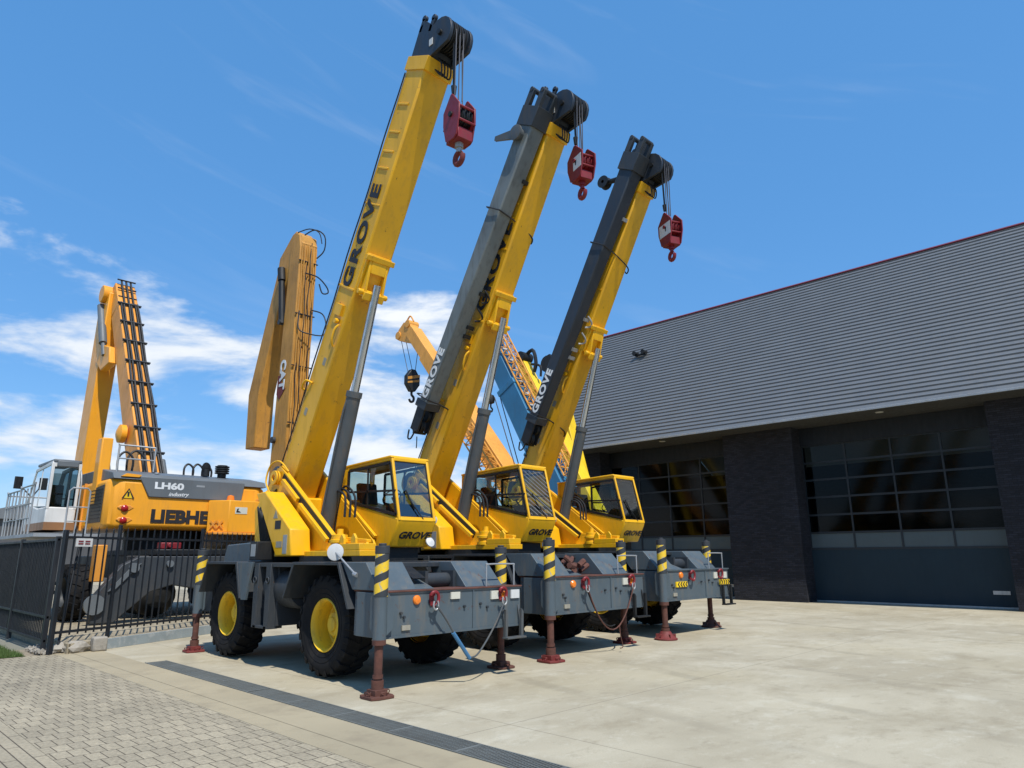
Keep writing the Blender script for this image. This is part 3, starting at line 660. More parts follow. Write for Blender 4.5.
    if idx == 1:
        mb = MB(); random.seed(3)
        for i in range(16): 
            p = Vector((random.uniform(-.55,-.05), random.uniform(.2,.7), random.uniform(1.24,1.45))); q = p+Vector((random.uniform(-.2,.2),random.uniform(-.1,.1),random.uniform(-.05,.12)))
            mb.tube(p,q,random.uniform(.03,.06),n=8)
        mb.build('winch_motor', M['rust'], cr)
    else:
        mb = MB()
        mb.tube((-.25,.5,1.32),(.2,.5,1.32),.10,n=16); mb.box(-.3,-.25,.35,.62,1.22,1.45); mb.box(.2,.25,.35,.62,1.22,1.45)
        mb.build('winch_motor', M['grey_dark'], cr)
    # grab rail and step at the right front corner
    mb = MB(); mb.pipe([(.62,.10,1.22),(.62,.10,1.50),(.66,.10,1.53),(1.14,.10,1.53),(1.18,.10,1.50),(1.18,.10,1.22)],.012,8); mb.build('grab_rail', M['steel'], cr)
    mb = MB()
    for x in (.86,1.18): mb.prismy([(x-.025,.50),(x+.025,.50),(x+.035,.86),(x-.005,.90)], -.07,-.02); mb.tube((x,-.045,.66),(x,.02,.95),.016,n=8)
    mb.box(.82,1.20,-.14,-.02,.50,.525); mb.build('step', M['cyl'] if idx==0 else M['black'], cr, bevel=.004)
    # outriggers
    pads = [M['rust'],M['pad_red'],M['pad_red']][idx]
    k0 = ['square','square','round'][idx]
    outrigger(cr, -1.27, 0, k0, pads, 1); outrigger(cr, 1.35, .55, k0, M['rust'] if idx != 1 else pads, -1)
    outrigger(cr, -1.10, 5.95, 'square', M['pad_red'], 1); outrigger(cr, 1.35, 5.4, 'square', M['pad_red'], -1)
    # wheels
    for y in (1.70,4.87):
        wheel(cr, -1.06, -1, y, .71, .46, M['rim']); wheel(cr, 1.06, 1, y, .71, .46, M['rim'])
    # --- superstructure
    mb = MB(); mb.tube((0,2.9,1.50),(0,2.9,1.66),.72,n=40); mb.build('slewing_ring', M['black'], cr)
    sup = MB(); sup.box(-.62,.10,2.35,4.6,1.655,1.74); sup.box(-.62,-.30,1.50,2.349,1.655,1.74); sup.box(.10,1.0,3.2,4.6,1.655,1.74)
    sup.box(-.62,-.32,1.52,2.1,1.741,1.84)
    sup.prismx([(4.95,2.86),(4.60,3.24),(4.40,3.20),(2.55,1.92),(1.60,1.86),(1.56,1.745),(4.6,1.745)], -.442,-.398)
    sup.prismx([(4.95,2.86),(4.60,3.24),(4.40,3.20),(2.62,1.92),(2.50,1.745),(4.6,1.745)], .36,.40)
    mb = MB(); mb.prismx([(4.75,1.51),(4.75,1.80),(5.0,1.92),(6.2,1.88),(6.35,1.51)], -.55,1.18); eh = mb.build('engine_hood', M['grey'], cr, bevel=.02)
    MB().box(.12,1.12,2.35,4.55,1.56,1.79).build('cab_subframe', M['black'], cr, bevel=.01)
    sup.build('turntable_frame', M['yellow'], cr, bevel=.008)
    # flanged front edge of the side plates (the bright diagonal rails)
    mb = MB()
    for xc in (-.40,.40):
        mb.beam((xc,4.52,3.26),(xc,2.60,1.97),.085 if xc<0 else .06,.05); (mb.beam((xc,2.62,1.95),(xc,1.60,1.88),.085,.045) if xc<0 else None)
    mb.build('side_rail', M['yellow'], cr, bevel=.006)
    mb = MB(); mb.beam((-.46,4.28,2.98),(-.46,3.70,2.60),.10,.08); mb.beam((-.46,3.62,2.52),(-.46,2.66,1.90),.10,.07); mb.build('lower_rail', M['yellow'], cr, bevel=.006)
    MB().beam((-.448,4.35,3.06),(-.448,2.62,1.92),.012,.13).build('slot', M['black'], cr)
    # big angular cover on the left side of the turntable
    mb = MB(); mb.prismx([(4.48,2.74),(4.16,2.76),(3.18,2.09),(3.10,1.66),(3.62,1.66)], -.86,-.50); mb.build('engine_cover', M['yellow'], cr, bevel=.02)
    MB().box(-.868,-.860,3.25,3.38,1.70,2.0).build('cover_plate', M['steel'], cr)
    # rear housing, winch and counterweight
    mb = MB(); mb.prismx([(4.4,1.76),(5.25,1.9),(5.35,2.5),(4.95,2.86),(4.35,2.7)], -.46,1.10); mb.build('counterweight', M['yellow'], cr, bevel=.02)
    mb = MB(); mb.tube((-.30,4.85,3.05),(.30,4.85,3.05),.17,n=20)
    for x in (-.32,.30): mb.tube((x,4.85,3.05),(x+.02,4.85,3.05),.26,n=24)
    mb.build('winch_drum', M['cable'], cr)
    mb = MB()
    for x in (-.55,-.50): mb.lathe((x,4.52,3.05),(1,0,0),[(.06,0),(.13,0),(.13,.03),(.06,.03),(.06,0)],18)
    mb.pipe([(-.52,4.6,2.75),(-.52,4.85,3.0),(-.5,4.75,3.3),(-.45,4.5,3.35),(-.40,4.25,3.15)],.018,8)
    mb.build('pivot_bracket', M['yellow'], cr, bevel=.004)
    # hoses at the rear left
    mb = MB(); random.seed(5+idx)
    for i in range(7):
        y = 4.5+i*.06; mb.pipe([(-.52,y,1.9),(-.60,y+.05,2.2+.05*i),(-.55,y+.1,2.5),(-.45,y+.06,2.85-.03*i)],.016,6)
    mb.build('rear_hoses', M['hose'], cr)
    mb = MB()
    for k in range(3):
        mb.pipe([(.0+.1*k,3.6,2.0),(.0+.1*k,3.45,2.55+.08*k),(.0+.1*k,3.25,2.75+.05*k),(.02+.1*k,3.0,2.65),(.0+.1*k,2.95,2.3)],.02,8)
    mb.build('boom_hoses', M['hose'], cr)
    MB().box(-.8635,-.8605,3.50,3.70,2.10,2.24).build('decal', M['black_text'], cr); MB().box(-.8635,-.8605,3.42,3.62,1.80,1.90).build('decal', M['light_label'], cr)
    MB().prismx([(3.62,2.28),(3.78,2.28),(3.70,2.42)],-.8635,-.8605).build('warning_decal', M['light_label'], cr)
    for q in range(6): MB().lathe((-.862,3.2+q*.0,1.75+q*.0),(-1,0,0),[(.012,0),(.001,.008)],8) if False else None
    # ringed swivel in front
    mb = MB(); mb.lathe((-.50,2.25,1.74),(0,0,1),[(.001,0),(.16,0),(.16,.05),(.135,.055),(.135,.11),(.16,.12),(.16,.16),(.12,.17),(.12,.24),(.05,.25),(.05,.33),(.001,.33)],24); mb.build('swivel_housing', M['yellow'], cr)
    for y in (1.66,1.98):
        mb = MB(); mb.prismx([(y,1.84),(y+.12,1.84),(y+.12,1.92),(y+.06,1.99),(y,1.92)], -.60,-.56); mb.build('lifting_eye', M['yellow'], cr, bevel=.004)
    # convex mirror on a pole (first crane) 
    if idx == 0:
        mb = MB(); mb.lathe((-1.22,1.18,1.71),(-.75,-.65,.05),[(.001,-.03),(.09,-.02),(.115,0),(.115,.012),(.10,.016),(.001,.018)],28); mr = mb.build('mirror', M['white'], cr)
        MB().tube((-1.22,1.18,1.71),(-1.22,.66,1.42),.013,n=8).tube((-1.22,.70,1.43),(-1.22,.62,1.41),.03,n=8).build('mirror_arm', M['steel'], mr)
    # --- cab
    cx0, cx1 = .44, 1.24
    T = Vector
    prof = [(2.30,3.30),(4.02,3.24),(4.02,1.80),(2.46,1.80),(2.06,2.20)]
    cab = bpy.data.objects.new('cab', None); C.objects.link(cab); cab.parent = cr; cab.location=(0,0,0); cab.empty_display_size=.1
    mb = MB()
    # lower body (solid), window openings above
    mb.prismx([(2.02,2.26),(2.05,2.16),(2.24,1.80),(4.02,1.80),(4.02,2.70),(3.58,2.60)], cx0, cx1)
    cb_ = mb.build('cab_body', M['yellow'], cab, bevel=.025)
    mb = MB()
    def fr(a_, b2, x, wd=.05, dp=.05): mb.beam((x,a_[0],a_[1]),(x,b2[0],b2[1]),wd,dp)
    for x in (cx0+.03, cx1-.03):
        fr((2.045,2.22),(2.30,3.27),x); fr((2.28,3.27),(4.0,3.20),x)
    mb.box(cx0+.05,cx1-.05,2.27,2.33,3.235,3.295); mb.box(cx0,cx0+.06,3.92,4.02,2.6,3.22); mb.box(cx1-.06,cx1,3.92,4.02,2.6,3.22); mb.box(cx0,cx0+.02,3.58,3.95,2.55,3.2); mb.obox(((cx0+cx1)/2,2.055,2.25), cx1-cx0-.12,.05,.07,Matrix.Rotation(R(-14),3,'X'))
    mb.build('cab_frame', M['yellow'], cab, bevel=.012)
    mb = MB(); mb.prismx([(2.27,3.29),(2.30,3.33),(4.03,3.26),(4.03,3.22)], cx0-.01, cx1+.01); mb.build('cab_roof', M['yellow'], cab, bevel=.012)
    # glass
    mb = MB(); mb.add([(cx0+.06,2.075,2.30),(cx1-.06,2.075,2.30),(cx1-.06,2.295,3.225),(cx0+.06,2.295,3.225)],[(0,1,2,3)]); ws = mb.build('windshield', M['windshield_glass'], cab)
    mb = MB(); pr=[(2.09,2.32),(3.58,2.62),(3.58,3.16),(2.31,3.20)]; 
    for x in (cx1-.02, cx0+.02):
        mb = MB(); mb.add([(x,y,z) for y,z in pr],[(0,1,2,3)]); sw = mb.build('side_window', M['glass'], cab)
    MB().add([(cx0+.06,3.97,2.7),(cx1-.06,3.97,2.7),(cx1-.06,3.97,3.2),(cx0+.06,3.97,3.2)],[(0,1,2,3)]).build('rear_window', M['glass'], cab)
    for x in (cx0+.004, cx1-.004):
        mb = MB()
        for a_, b2 in zip(pr, pr[1:]+pr[:1]): mb.beam((x,*a_),(x,*b2),.03,.045)
        mb.beam((x,2.14,2.72),(x,3.58,2.78),.02,.035); mb.beam((x,2.95,2.5),(x,2.97,3.18),.02,.03)
        mb.build('window_seal', M['black'], cab)
    mb = MB()
    q = [(cx0+.055,2.066,2.285),(cx1-.055,2.066,2.285),(cx1-.055,2.30,3.235),(cx0+.055,2.30,3.235)]
    for a_, b2 in zip(q, q[1:]+q[:1]): mb.tube(a_,b2,.016,n=6)
    mb.build('windshield_seal', M['black'], ws)
    MB().tube((.70,2.11,2.60),(.96,2.03,2.26),.010,n=6).tube((.66,2.15,2.74),(.82,2.09,2.42),.016,n=6).build('wiper', M['black'], ws)
    if idx == 1:   # protective bars over the windshield
        mb = MB(); 
        for i in range(13):
            t_ = (i+.5)/13; z0 = 2.30+.92*max(0,t_*1.6-.6); z1 = 2.30+.92*min(1,t_*1.6)
            x0 = cx0+.06+(cx1-cx0-.12)*0; 
            def P_(x,z): return (x, 2.065+(z-2.30)*.238-.02, z)
            za, zb = 2.30+.92*(i/13), 2.30+.92*(i/13)-.35
            za = 2.35+ i*.095; zb = za-.42
            xa, xb = cx0+.08, cx1-.08
            if za>3.2: xa = xa+(za-3.2)/.42*(xb-xa); za=3.2
            if zb<2.32: xb = xb-(2.32-zb)/.42*(cx1-cx0-.16); zb=2.32
            if xb>xa+.03: mb.tube(P_(xa,za),P_(xb,zb),.007,n=5)
        mb.build('guard_bars', M['steel'], cab)
    mb = MB(); mb.box(.62,1.06,3.0,3.45,2.15,2.3); mb.prismx([(3.42,2.3),(3.55,2.3),(3.66,2.95),(3.55,2.97)],.64,1.04); mb.build('seat', M['seat'], cab, bevel=.03)
    mb = MB(); mb.box(.55,1.12,2.32,2.55,2.1,2.52); mb.tube((.84,2.6,2.45),(.84,2.78,2.66),.02,n=8); mb.lathe((.84,2.78,2.66),(0,.7,.7),[(.17,0),(.185,.012),(.17,.024),(.155,.012),(.17,0)],24); mb.build('dashboard', M['black'], cab, bevel=.01)
    text('letter_shapes', 'GROVE', M['black_text'], cab, (.86, 2.135, 1.985), (1,0,0), (0,-.467,.884), .17, .006, .25, sx=1.18, ext=.003)
    mb = MB(); mb.lathe((1.26,2.10,2.26),(0.1,-1,0),[(.001,-.06),(.05,-.05),(.07,0),(.062,.005),(.001,.01)],20); lm = mb.build('work_lamp', M['black'], cab)
    MB().lathe((1.26,2.085,2.26),(0.1,-1,0),[(.058,0),(.001,.012)],20).build('lamp_lens', M['clear_lens'], lm)
    if idx == 0: 
        mb = MB(); mb.lathe((1.20,2.14,1.88),(0,-.8,.35),[(.001,.0),(.085,.0),(.085,.02),(.001,.04)],24); mb.build('round_plate', M['white'], cab)
    # --- lift cylinder
    ly = MB(); ly.tube((0,3.62,1.85),(0,2.84,4.42),.125,n=24); ly.tube((0,2.86,4.36),(0,2.83,4.46),.14,n=24); lc = ly.build('lift_cylinder', M['cyl'], cr)
    MB().tube((0,2.84,4.42),(0,2.28,6.28),.072,n=20).build('cylinder_rod', M['chrome'], lc)
    MB().pipe([(-.13,3.55,2.1),(-.15,3.0,3.9),(-.10,2.86,4.36)],.018,8).build('cylinder_pipe', M['cyl'], lc)
    # --- boom
    x0, x1 = -.27,.27
    mb = MB(); beamf(mb, .10, 8.25, 0, .60, x0, x1, 0, .60)
    beamf(mb, -.25, .10, .12,.58, x0, x1, 0, .60)
    boom = mb.build('boom', M['yellow_worn'] , cr, bevel=.035)
    mb = MB(); beamf(mb, 8.02, 8.26, -.025,.625, x0-.025,x1+.025); mb.build('boom_collar', M['yellow'], boom, bevel=.006)
    for s_,a_,b2,ln,th in ((6.25,.16,.50,.035,.018),(6.55,.16,.5,.035,.018),(6.9,.16,.5,.035,.018),(7.4,.16,.5,.035,.018),(4.05,.02,.60,.04,.02),(5.6,.05,.58,.03,.012)):
        mb = MB(); beamf(mb, s_, s_+ln, a_, b2, x0-th, x0); mb.build('stiffener', M['yellow'], boom, bevel=.006)
    # cylinder bracket collar on the under side
    mb = MB(); beamf(mb, 4.10, 4.78, -.05, -.002, x0+.02, x1-.02)
    for xx in (-.20,.15): beamf(mb, 4.02, 4.70, -.24,-.05, xx, xx+.05, -.08,-.05)
    beamf(mb, 4.66,4.76,-.11,-.04,x0-.02,x1+.02); beamf(mb, 4.45,4.68,-.14,-.05,-.15,.15,-.09,-.05)
    beamf(mb, 3.98,4.12,-.25,-.20,-.21,.21)
    mb.tube(bpt(4.10,-.16,-.30), bpt(4.10,-.16,.30), .05, n=14)
    mb.build('cylinder_bracket', M['yellow'], boom, bevel=.012)
    mb = MB(); beamf(mb, 3.55,3.75,.16,.40,x0-.05,x0); mb.tube(bpt(3.45,.2,x0-.02),bpt(3.45,.2,x0-.09),.045,n=12); mb.pipe([bpt(3.0,.1,x0-.02),bpt(3.1,.1,x0-.08),bpt(3.3,.12,x0-.08),bpt(3.4,.12,x0-.02)],.02); mb.pipe([bpt(2.2,.42,x0-.01),bpt(2.2,.55,x0-.08),bpt(2.05,.62,x0-.08),bpt(2.0,.62,x0-.01)],.02)
    mb.build('cable_guide', M['yellow'], boom)
    for s_,h_ in ((1.6,.3),(2.6,.2)):
        mb = MB(); beamf(mb, s_, s_+.14, h_, h_+.10, x0-.004, x0-.001); mb.build('decal', M['light_label'] if s_<6 else M['black_text'], boom)
    mb = MB(); mb.pipe([bpt(q,.56+.015*math.sin(q*3),x0-.03) for q in [k*.42+.4 for k in range(19)]],.013,6); mb.build('boom_cable', M['hose'], boom)
    # cable from winch along the boom top
    mb = MB(); mb.tube((0,4.9,3.25), bpt(8.2,.72,0), .010, n=6); mb.tube((.08,4.9,3.25), bpt(8.2,.72,.08), .010, n=6); mb.build('hoist_rope', M['cable'], boom)
    if idx != 2: text('letter_shapes', 'GROVE', M['black_text'], boom, bpt(5.02 if idx==0 else 5.2, .31 if idx==0 else .24, x0-.016), BD, BN, .40, .013, 0, sx=1.36, ext=.003, spacing=1.12)
    # head
    hd = MB(); hm = M['jib_dark']
    for xx in (-.25,.19):
        vs = [bpt(8.15,.60,xx), bpt(8.80,.62,xx), bpt(8.90,.48,xx)] + [bpt(8.62+.33*math.sin(q), -.06+.33*math.cos(q), xx) for q in [R(35+k*20) for k in range(9)]] + [bpt(8.25,.02,xx)]
        vs2 = [v+Vector((.06,0,0)) for v in vs]; n = len(vs)
        hd.add(vs+vs2, [list(range(n)), list(range(2*n-1,n-1,-1))]+[(i,i+n,(i+1)%n+n,(i+1)%n) for i in range(n)])
    beamf(hd, 8.30,8.78,.30,.58,-.19,.19); beamf(hd, 8.25,8.5,.0,.35,-.19,.19)
    for h_ in (.66,.36):
        for xx in (-.25,.19): hd.tube(bpt(8.95,h_-.08,xx),bpt(8.95,h_-.08,xx+.06),.06,n=14); beamf(hd, 8.7,8.95,h_-.13,h_-.04,xx,xx+.06)
    head = hd.build('boom_head', hm, boom, bevel=.008)
    mb = MB()
    for xx in (-.16,-.05,.06): mb.lathe(bpt(8.66,-.10,xx),(1,0,0),[(.04,0),(.27,0),(.27,.015),(.235,.03),(.235,.05),(.27,.065),(.27,.08),(.04,.08)],28)
    mb.tube(bpt(8.66,-.10,-.3),bpt(8.66,-.10,.3),.05,n=12); mb.build('sheave', M['black'], head)
    MB().box(-.262,-.2515,bpt(8.5,.1,0).y-.05,bpt(8.5,.1,0).y+.04,bpt(8.5,.1,0).z-.06,bpt(8.5,.1,0).z+.07).build('head_plate', M['white'], head)
    mb = MB(); 
    for k in range(4): mb.pipe([bpt(8.3,-.05,-.1+.06*k), bpt(8.2,-.18,-.1+.07*k), bpt(8.05,-.2,-.08+.06*k)+Vector((0,-.02,-.05)), bpt(8.1,-.05,-.1+.05*k)],.015,6)
    mb.build('head_hoses', M['hose'], head)
    # hanging ropes and hook block
    ry = bpt(8.66,-.10,0).y - .25; rz = bpt(8.66,-.10,0).z
    ztop = zhook[0]
    mb = MB()
    for xx,dy in ((-.11,0),(-.03,.0),(.05,.0),(.12,.12)): mb.tube((xx,ry+dy,rz),(xx*1.0,ry+dy*.6+.02,ztop),.011,n=6)
    mb.build('fall_rope', M['cable'], head)
    mb = MB(); mb.tube((-.08,ry+.10,rz-.1),(-.08,ry+.08,ztop+.25),.02,n=8); mb.tube((-.08,ry+.08,ztop+.25),(-.08,ry+.08,ztop+.1),.05,.035,n=10); mb.build('rope_socket', M['black'], head)
    # --- swing-away jib stowed on the left side
    if jib:
        jm = M['jib_light'] if idx == 1 else M['jib_dark']
        P0 = Vector((-.62, 4.10, 4.25)); P1 = Vector((-.47, .84, 10.05))
        if idx == 2: P0 = Vector((-.62,3.92,4.30)); P1 = Vector((-.47,.64,10.35))
        D_ = (P1-P0).normalized(); Nn = Vector((1,0,0)).cross(D_); Nn = -Nn if Nn.y<0 else Nn
        def jp(t_, h_, x_): return P0 + (P1-P0)*t_ + Nn*h_ + Vector((x_,0,0))
        def jbox(mb, t0,t1,h0,h1,xa,xb,h2=None,h3=None,xc=None,xd=None):
            h2=h0 if h2 is None else h2; h3=h1 if h3 is None else h3; xc=xa if xc is None else xc; xd=xb if xd is None else xd; vs=[]
            for t_,a_,b2,l_,r_ in ((t0,h0,h1,xa,xb),(t1,h2,h3,xc,xd)): vs += [jp(t_,a_,l_),jp(t_,a_,r_),jp(t_,b2,r_),jp(t_,b2,l_)]
            mb.add(vs,[(0,3,2,1),(4,5,6,7),(0,1,5,4),(1,2,6,5),(2,3,7,6),(3,0,4,7)])
        mb = MB(); jbox(mb, .05,1.0,-.14,.14,-.17,.14,-.20,.22,-.20,.17); jo = mb.build('jib', jm, cr, bevel=.03)
        mb = MB(); jbox(mb, .05,.075,-.18,.18,-.21,.18); 
        jbox(mb, .96,1.02,-.23,.25,-.23,.20); jbox(mb, 1.02,1.07,-.22,-.08,-.22,-.14); jbox(mb,1.02,1.07,.10,.24,-.22,-.14); jbox(mb,1.02,1.07,-.22,.24,.08,.16)
        for h_ in (-.14,.18): mb.tube(jp(1.07,h_,-.23),jp(1.07,h_,.17),.05,n=12) 
        mb.build('jib_hinge', M['grey_dark'], jo, bevel=.006)
        mb = MB()    # nose with sheaves
        for x_ in (-.17,.10): jbox(mb, -.025,.06,-.16,.10,x_,x_+.04,-.14,.14)
        mb.lathe(jp(-.01,0,-.10),(1,0,0),[(.03,0),(.17,0),(.17,.02),(.14,.05),(.17,.08),(.17,.10),(.03,.10)],24); mb.lathe(jp(.028,-.02,-.02),(1,0,0),[(.03,0),(.15,0),(.15,.02),(.12,.04),(.15,.07),(.03,.07)],24)
        mb.tube(jp(-.03,-.05,-.17),jp(-.03,-.05,.15),.03,n=10); mb.pipe([jp(-.02,-.1,-.18),jp(-.05,-.06,-.18),jp(-.055,.04,-.18),jp(-.03,.1,-.18)],.018)
        mb.pipe([jp(-.045,0,0), jp(-.045,0,0)+Vector((0,0,-.15)), jp(-.045,0,0)+Vector((-.03,-.03,-.25))],.012,6)
        mb.build('jib_nose', M['black'], jo, bevel=.004)
        mb = MB()    # straps round jib and boom
        for t_ in (.085,.70): 
            mb.pipe([jp(t_,-.20,-.22),jp(t_,.22,-.22),jp(t_,.24,0),jp(t_,.24,.20)],.014,6); mb.pipe([jp(t_,-.20,-.22),jp(t_-.01,-.22,.2),jp(t_-.035,-.32,.72),jp(t_-.055,-.30,.80),jp(t_-.05,-.2,.82)],.016,6)
        mb.build('strap', M['hose'], jo)
        mb = MB()
        for t_ in (.30,.33,.44,.80):
            m2 = MB(); jbox(m2, t_, t_+.012, -.22,-.12, .08,.24); m2.build('clamp_bracket', M['steel'] if idx==2 else M['black'], jo)
        mb.pipe([jp(.46,-.2,.16),jp(.445,-.28,.26),jp(.43,-.28,.3),jp(.42,-.2,.2)],.022,8); mb.pipe([jp(.40,-.2,.16),jp(.385,-.28,.26),jp(.37,-.28,.3),jp(.36,-.2,.2)],.022,8)
        mb.build('stowage_bracket', M['steel'] if idx==2 else M['black'], jo)
        mb = MB()
        if idx == 1: 
            mb.tube(jp(.93,.05,-.20),jp(.93,.05,-.30),.12,n=20); mb.lathe(jp(.93,.05,-.29),(-1,0,0),[(.10,0),(.16,.01),(.16,.05),(.10,.06),(.001,.06)],24)
            mb.beam(jp(.93,.05,-.27), jp(.93,.05,-.27)+Vector((0,.62,.16)), .06,.22,wx2=.06,h2=.09)
        else:
            mb.tube(jp(.93,.2,-.1), jp(.93,.2,-.1)+Vector((0,.36,.05)),.06,n=14); mb.lathe(jp(.93,.2,-.1)+Vector((-.10,.40,.06)),(1,0,0),[(.04,0),(.15,0),(.15,.03),(.11,.06),(.11,.12),(.15,.15),(.15,.18),(.04,.18)],24)
        mb.build('jib_roller', M['cyl'] if idx==1 else M['black'], jo)
        text('letter_shapes', 'GROVE', M['white_text'], jo, jp(.165,0,-.183), D_, Nn, .25, .009, 0, sx=1.28, ext=.003, spacing=1.1)
    return cr, Vector((ox, oy+ry*S, 0))

cranes = [
 (6.53, 7.5, 1.0, 'nearest yellow mobile crane with a bare yellow boom and rusty outrigger pads', False, (8.92,7.62)),
 (10.21, 7.9, 1.07, 'middle yellow mobile crane with light grey jib on its boom and barred windscreen', True, (9.20,8.07)),
 (14.05, 8.2, 1.1, 'farthest yellow mobile crane with dark slate jib and chevron marked bumper', True, (8.96,7.74))]
hooks = []
for i, (ox,oy,S,lab,jb,zh) in enumerate(cranes):
    cr, hp = make_crane(i, ox, oy, S, lab, jb, zh); hooks.append((hp, zh[0]*S, zh[1]*S, S))

# hook blocks hang from the ropes
def hook_block(i, hp, z1, z0, S, label, yaw):
    t = thing('hook_block', label, 'hook block', (hp.x, hp.y+.02, z1), yaw, 'red hook blocks hanging from the yellow cranes', 1)
    H = (z1-z0); b0 = -.62*H
    pts = [(-.03,.04),(-.30,-.17*H),(-.30,-.36*H),(-.20,b0+.04),(-.12,b0),(.12,b0),(.20,b0+.04),(.30,-.36*H),(.30,-.17*H),(.03,.04)]
    mb = MB(); 
    for y in (-.17,.14): mb.prismy([(x*(.95 if i else .75),z) for x,z in pts], y, y+.03)
    mb.box(-.17,.17,-.139,.139,b0,b0+.15*H); mb.tube((-.2,-.16,-.20*H),(-.2,.16,-.20*H),.025,n=8); mb.tube((.2,-.16,-.20*H),(.2,.16,-.20*H),.025,n=8); mb.tube((-.22,-.16,-.40*H),(-.22,.16,-.40*H),.022,n=8); mb.tube((.22,-.16,-.40*H),(.22,.16,-.40*H),.022,n=8)
    ck = mb.build('cheek_plate', M['red'], t, bevel=.008)
    mb = MB()
    for y in (-.13,-.04,.05): mb.lathe((0,y,-.26*H),(0,1,0),[(.03,0),(.19,0),(.19,.015),(.16,.03),(.16,.05),(.19,.065),(.19,.08),(.03,.08)],24)
    mb.tube((0,-.20,-.26*H),(0,.20,-.26*H),.045,n=12); mb.build('sheave', M['red'] if i else M['black'], t)
    if i: 
        MB().box(-.24,.22 if i==2 else .05,.172,.176,-.44*H,-.20*H).build('plate', M['white'], t)
        MB().prismy([(-.06,-.36*H),(-.03,-.36*H),(-.02,-.27*H),(-.08,-.27*H)],.1765,.179).build('plate_mark', M['black_text'], t)
    mb = MB(); mb.tube((0,0,b0+.02),(0,0,b0-.08),.07,n=14); mb.tube((0,0,b0-.08),(0,0,b0-.16),.045,n=12); mb.build('swivel', M['steel'] if i==0 else M['red'], t)
    mb = MB(); c_ = Vector((0,0,b0-.26)); rr = .105; P_ = [(0,0,b0-.14)]
    for k in range(12):
        a_ = R(80-k*25); P_.append(tuple(c_+Vector((math.cos(a_)*rr,0,math.sin(a_)*rr))))
    mb.pipe(P_, .045, 10); mb.pipe([(-.05,0,b0-.15),(-.10,0,b0-.20),(-.09,0,b0-.26)],.010,6); mb.build('hook', M['pad_red'] if i==0 else M['red'], t)
    return t
hl = ['red hook block with open front hanging from the nearest yellow crane','red hook block with small white plate hanging from the middle yellow crane','red hook block with wide white plate hanging from the farthest yellow crane']
for i,(hp,z1,z0,S) in enumerate(hooks): hook_block(i,hp,z1,z0,S,hl[i],R((84,72,66)[i]))
# slings hanging between the tow hooks
def sling(i, label):
    ox,oy,S = cranes[i][:3]
    t = thing('tow_sling', label, 'sling', (ox, oy-.09*S, 1.05*S), 0, 'slings hanging between front tow hooks')
    A = Vector((-.46*S,0,-.02)); B_ = Vector((.80*S,0,-.02)); K = 14
    def cat(sag, off=0): return [tuple(A.lerp(B_,k/K)+Vector((0,off,-sag*(1-(2*k/K-1)**2)))) for k in range(K+1)]
    if i == 0:
        lo = Vector((.12,-.02,-.72))
        MB().pipe([tuple(A.lerp(lo,k/6)+Vector((0,0,.02*math.sin(k)))) for k in range(7)],.016,8).build('chain', M['cyl'], t)
        MB().pipe([tuple(A.lerp(lo,k/6)+Vector((0,0,-.012))) for k in range(3,7)],.028,8).build('blue_sleeve', M['sling'], t)
        MB().pipe([tuple(lo), (.25,-.02,-.70),(.45,-.01,-.52),(.65,0,-.28),tuple(B_)],.012,8).build('wire_rope', M['cyl'], t)
    else:
        MB().pipe(cat(.72),.012,8).build('wire_rope', M['rust'], t); MB().pipe(cat(.66,.03)[:9],.010,8).build('hose', M['hose'], t)
        MB().pipe([tuple(cat(.72)[9]),(.35,-.03,-.85),(.38,-.05,-1.03),(.28,-.06,-1.05)],.008,6).build('loose_end', M['rust'], t)
    for P_ in (A,B_): 
        m_ = MB(); m_.pipe([tuple(P_+Vector(q)) for q in ((-.03,0,.05),(-.04,0,-.02),(0,0,-.06),(.04,0,-.02),(.03,0,.05))],.012,8); m_.build('shackle', M['steel'], t)
sling(0,'wire and chain sling with blue sleeve hanging from the nearest crane bumper')
sling(1,'thin rusty rope loop hanging from the middle crane bumper')

# ------------------------------------------------------------------ fence
fence = thing('bar_fence', 'black steel bar fence on the raised paving in front of the orange handler', 'fence', (4.0,15.1,0))
def inf(o): o.location = (-4.0,-15.1,0); return o
A = Vector((3.52,14.95,0)); Bn = Vector((9.0,17.5,0)); d = (Bn-A).normalized(); LN = (Bn-A).length
for s_ in (0,1.15,3.35,5.6):
    p = A+d*s_; w_ = .036 if s_ == 0 else .028; zz = 2.15 if s_==0 else 2.28
    rm = Matrix.Rotation(math.atan2(d.y,d.x),3,'Z')
    mb = MB(); mb.obox((p.x,p.y,zz/2), w_*2, w_*2, zz, rm); inf(mb.build('post', M['fence'], fence, bevel=.004))
mb = MB()
for z in (.36,2.02): 
    a_ = A+d*.06; c_ = Bn; q = (a_+c_)/2; mb.obox((q.x,q.y,z), (c_-a_).length, .035,.045, rm)
inf(mb.build('rail', M['fence'], fence))
s_ = .18; k=0
while s_ < LN:
    p = A+d*s_; mb = MB(); mb.obox((p.x,p.y,1.24), .022,.022, 1.88, rm); mb.tube((p.x,p.y,2.18),(p.x,p.y,2.24),.012,.001,n=4); inf(mb.build('bar', M['fence'], fence)); s_ += .165
